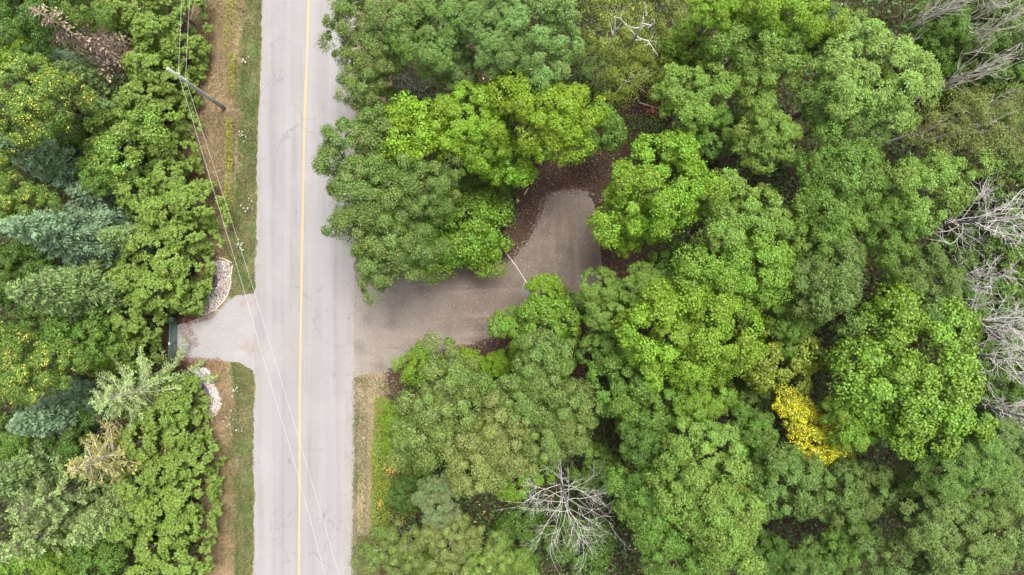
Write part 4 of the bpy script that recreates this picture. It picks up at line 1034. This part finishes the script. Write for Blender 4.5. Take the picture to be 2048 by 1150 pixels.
for pts, lb in [
    ([(431, 514, .08), (448, 518, .10), (464, 526, .09)], 'peeled pole along the top end of the upper stone bed'),
    ([(465, 530, .07), (462, 548, .08), (461, 566, .07)], 'thin peeled pole on the road side of the upper stone bed'),
    ([(461, 566, .09), (458, 580, .10), (453, 595, .10)], 'peeled pole at the bend of the upper stone bed'),
    ([(453, 597, .10), (444, 605, .11), (433, 617, .10)], 'thickest peeled pole between the upper stone bed and the pale driveway'),
    ([(434, 620, .09), (424, 622, .09), (412, 629, .08)], 'peeled pole at the low end of the upper stone bed'),
    ([(413, 629, .07), (402, 629, .07), (392, 629, .07)], 'thin straight peeled pole pointing from the stone bed to the gate')]:
    tube_thing('border_pole', pts, [.06, .055, .05], LOG, lb, 'pole', 'peeled poles around the upper stone bed')

# ------------------------------------------------------------------ stump, split logs, fallen stems
def stump(px, py, r0, h, lb):
    o = props(empty('tree_stump', P(px, py)), lb, 'stump'); rr = random.Random(3)
    n = 18; v, f = [], []
    prof = [(1.55, -.05), (1.2, .08), (1.03, h * .6), (1.0, h)]
    for s, z in prof:
        for k in range(n):
            a = 2 * math.pi * k / n; q = r0 * s * (1 + .07 * math.sin(3 * a) * s + rr.uniform(-.02, .02)); v.append((q * math.cos(a), q * math.sin(a), z))
    for i in range(3):
        for k in range(n): f.append((i*n + k, i*n + (k+1) % n, (i+1)*n + (k+1) % n, (i+1)*n + k))
    m = MB(); m.add(v, f); link('bark', m.mesh('stump_bark', True), o, M['bark'])
    m = MB(); m.add([(x * .97, y * .97, h + .012) for x, y, z in v[3*n:]] + [(x * .97, y * .97, h - .03) for x, y, z in v[3*n:]], [tuple(range(n))] + [(n + k, n + (k+1) % n, (k+1) % n, k) for k in range(n)])
    mat, nt, out = new_mat('cut_wood')
    tc = nt.nodes.new('ShaderNodeTexCoord'); w = nt.nodes.new('ShaderNodeTexWave'); w.wave_type = 'RINGS'; w.rings_direction = 'Z'; w.inputs['Scale'].default_value = 14; w.inputs['Distortion'].default_value = 1.5
    rp = ramp(nt, [(0, (.42, .27, .14)), (1, (.66, .47, .27))]); p = nt.nodes.new('ShaderNodeBsdfPrincipled'); p.inputs['Roughness'].default_value = .8
    nt.links.new(tc.outputs['Object'], w.inputs['Vector']); nt.links.new(w.outputs['Color'], rp.inputs[0]); nt.links.new(rp.outputs[0], p.inputs['Base Color']); nt.links.new(p.outputs[0], out.inputs[0])
    link('cut_face', m.mesh('stump_face'), o, mat)
stump(1034, 403, .16, .28, 'freshly cut round tree stump beside the turnaround')
SPLIT = plain('split_wood', (.36, .24, .15), .9, .3, 6)
tube_thing('log', [(1014, 388, .08), (1021, 396, .09), (1026, 401, .08)], [.09, .10, .07], SPLIT, 'short split log lying next to the cut stump', 'log')
tube_thing('log', [(1048, 390, .06), (1054, 380, .07), (1057, 376, .06)], [.05, .06, .04], SPLIT, 'thin brown log lying between the stump and the turnaround', 'log')
tube_thing('fallen_stem', [(1278, 205, .1), (1300, 212, .12), (1316, 217, .1)], [.04, .035, .02], M['pale_twig'], 'pale fallen stem on the reddish floor below the birches', 'stem')
tube_thing('fallen_stem', [(1276, 236, .1), (1282, 258, .12), (1288, 278, .1)], [.03, .03, .02], M['twig'], 'thin dark fallen stem among the clearing plants', 'stem')
o = props(empty('leaning_sapling', P(1002, 494, 0)), 'thin bare pale stem leaning over the driveway bend', 'sapling')
b = Vector(P(1002, 494, 0)); q = [Vector(P(*p)) - b for p in [(1002, 494, 0), (1010, 503, 1.2), (1017, 512, 2.2), (1032, 532, 3.6), (1047, 555, 4.8), (1056, 572, 5.5), (1068, 592, 6.0)]]
m = MB(); m.tube(q, [.04, .04, .036, .032, .026, .02, .012], 7); link('stem', m.mesh('sapling_stem', True), o, M['pale_twig'])
m = MB()
for i, (dx, dy) in enumerate([(.5, -.7), (-.35, -.8), (.6, -.1), (-.2, -.6), (.3, -.9)]):
    s = q[4].lerp(q[6], i / 5); m.tube([s, s + Vector((dx * .5, dy * .5, .1)), s + Vector((dx, dy, -.05))], [.014, .011, .006], 4, False)
link('twig', m.mesh('sapling_twig'), o, M['dead_wood'])

# orange maple seedlings by the clearing, white umbels in the verge
rng_s = np.random.default_rng(9)
def seedling(px, py, r, colour, lb, n=40, z=.9, group='orange leaved seedlings'):
    o = props(empty('seedling', P(px, py)), lb, 'plant', group)
    c = rng_s.normal(0, r * .5, (n, 3)); c[:, 2] = z * rng_s.uniform(.3, 1, n); l = rng_s.uniform(.12, .22, n)
    v, f = leaves(c, np.c_[rng_s.normal(0, .5, (n, 2)), np.ones(n)], rng_s.normal(0, 1, (n, 3)), l, l * .6)
    k = link('foliage', np_mesh('seedling_foliage', v, f, {'tint': np.repeat(rng_s.uniform(0, 1, n), 4), 'bough': np.repeat(rng_s.uniform(0, 1, n), 4), 'fleck': np.zeros(4 * n)}), o, M['leaf']); k.color = (*colour, 1)
    m = MB()
    for i in range(0, n, 4): m.tube([(0, 0, 0), tuple(c[i] * .5 + np.array([0, 0, .1])), tuple(c[i])], [.015, .01, .005], 4, False)
    link('stem', m.mesh('seedling_stem'), o, M['twig'])
OR = (.30, .13, .04)
seedling(1078, 325, .22, OR, 'small orange seedling at the top end of the dark soil', 24)
seedling(1302, 223, .45, (.22,.085,.04), 'reddish seedling under the light green maple at the clearing', 60)
seedling(1295, 193, .25, (.25,.11,.04), 'reddish orange seedling just below the yellowish birches', 30)
seedling(787, 930, .45, (.30, .20, .04), 'broad orange leaved sumac among the roadside weeds', 60, 1.4)
seedling(803, 905, .22, OR, 'small orange sumac nearest the brownish olive tree', 24, 1.4)
seedling(812, 978, .18, OR, 'small orange sumac beside the dark sumac clump', 18, 1.4)
seedling(766, 1002, .30, (.26, .19, .03), 'yellow orange sumac at the verge side of the roadside weeds', 34, 1.0)
UMB = plain('white_umbel', (.40, .42, .34), .8, .08, 10); STEM = plain('green_stem', (.06, .12, .03), .7, .2, 8)
def umbels(px, py, n, r, lb):
    o = props(empty('wildflower', P(px, py)), lb, 'flower', 'white wildflowers in the green verge'); a, s = MB(), MB()
    for i in range(n):
        x, y, z = rng_s.normal(0, r), rng_s.normal(0, r), rng_s.uniform(.45, .7); q = rng_s.uniform(.03, .06)
        s.tube([(x * .6, y * .6, 0), (x * .9, y * .9, z * .6), (x, y, z)], [.008, .006, .005], 4, False)
        for k in range(7):
            t = 2 * math.pi * k / 6; c = (x + q * .75 * math.cos(t) * (k < 6), y + q * .75 * math.sin(t) * (k < 6), z + .01 * (k == 6))
            a.add([(c[0] + q * .45 * math.cos(j * 1.257), c[1] + q * .45 * math.sin(j * 1.257), c[2] + .012 * (j % 2)) for j in range(5)] + [(c[0], c[1], c[2] + .03)], [(j, (j + 1) % 5, 5) for j in range(5)])
    link('umbel', a.mesh('umbel'), o, UMB); link('stem', s.mesh('umbel_stem'), o, STEM)
umbels(487, 272, 12, .22, 'white wildflower clump level with the lower fence post')
umbels(494, 122, 7, .18, 'white wildflower clump near the top of the green verge')
umbels(497, 412, 9, .30, 'white wildflower clump level with the bulge of the hedge')
umbels(486, 493, 16, .20, 'densest white wildflower clump above the pale driveway')
umbels(478, 780, 8, .2, 'white wildflower clump beside the lower end of the cream stones')
umbels(467, 834, 14, .28, 'white wildflower clump low in the green verge below the cream stones')
umbels(480, 862, 10, .25, 'white wildflower clump farthest down the green verge')
umbels(728, 874, 5, .15, 'white wildflower clump in the verge across the road')
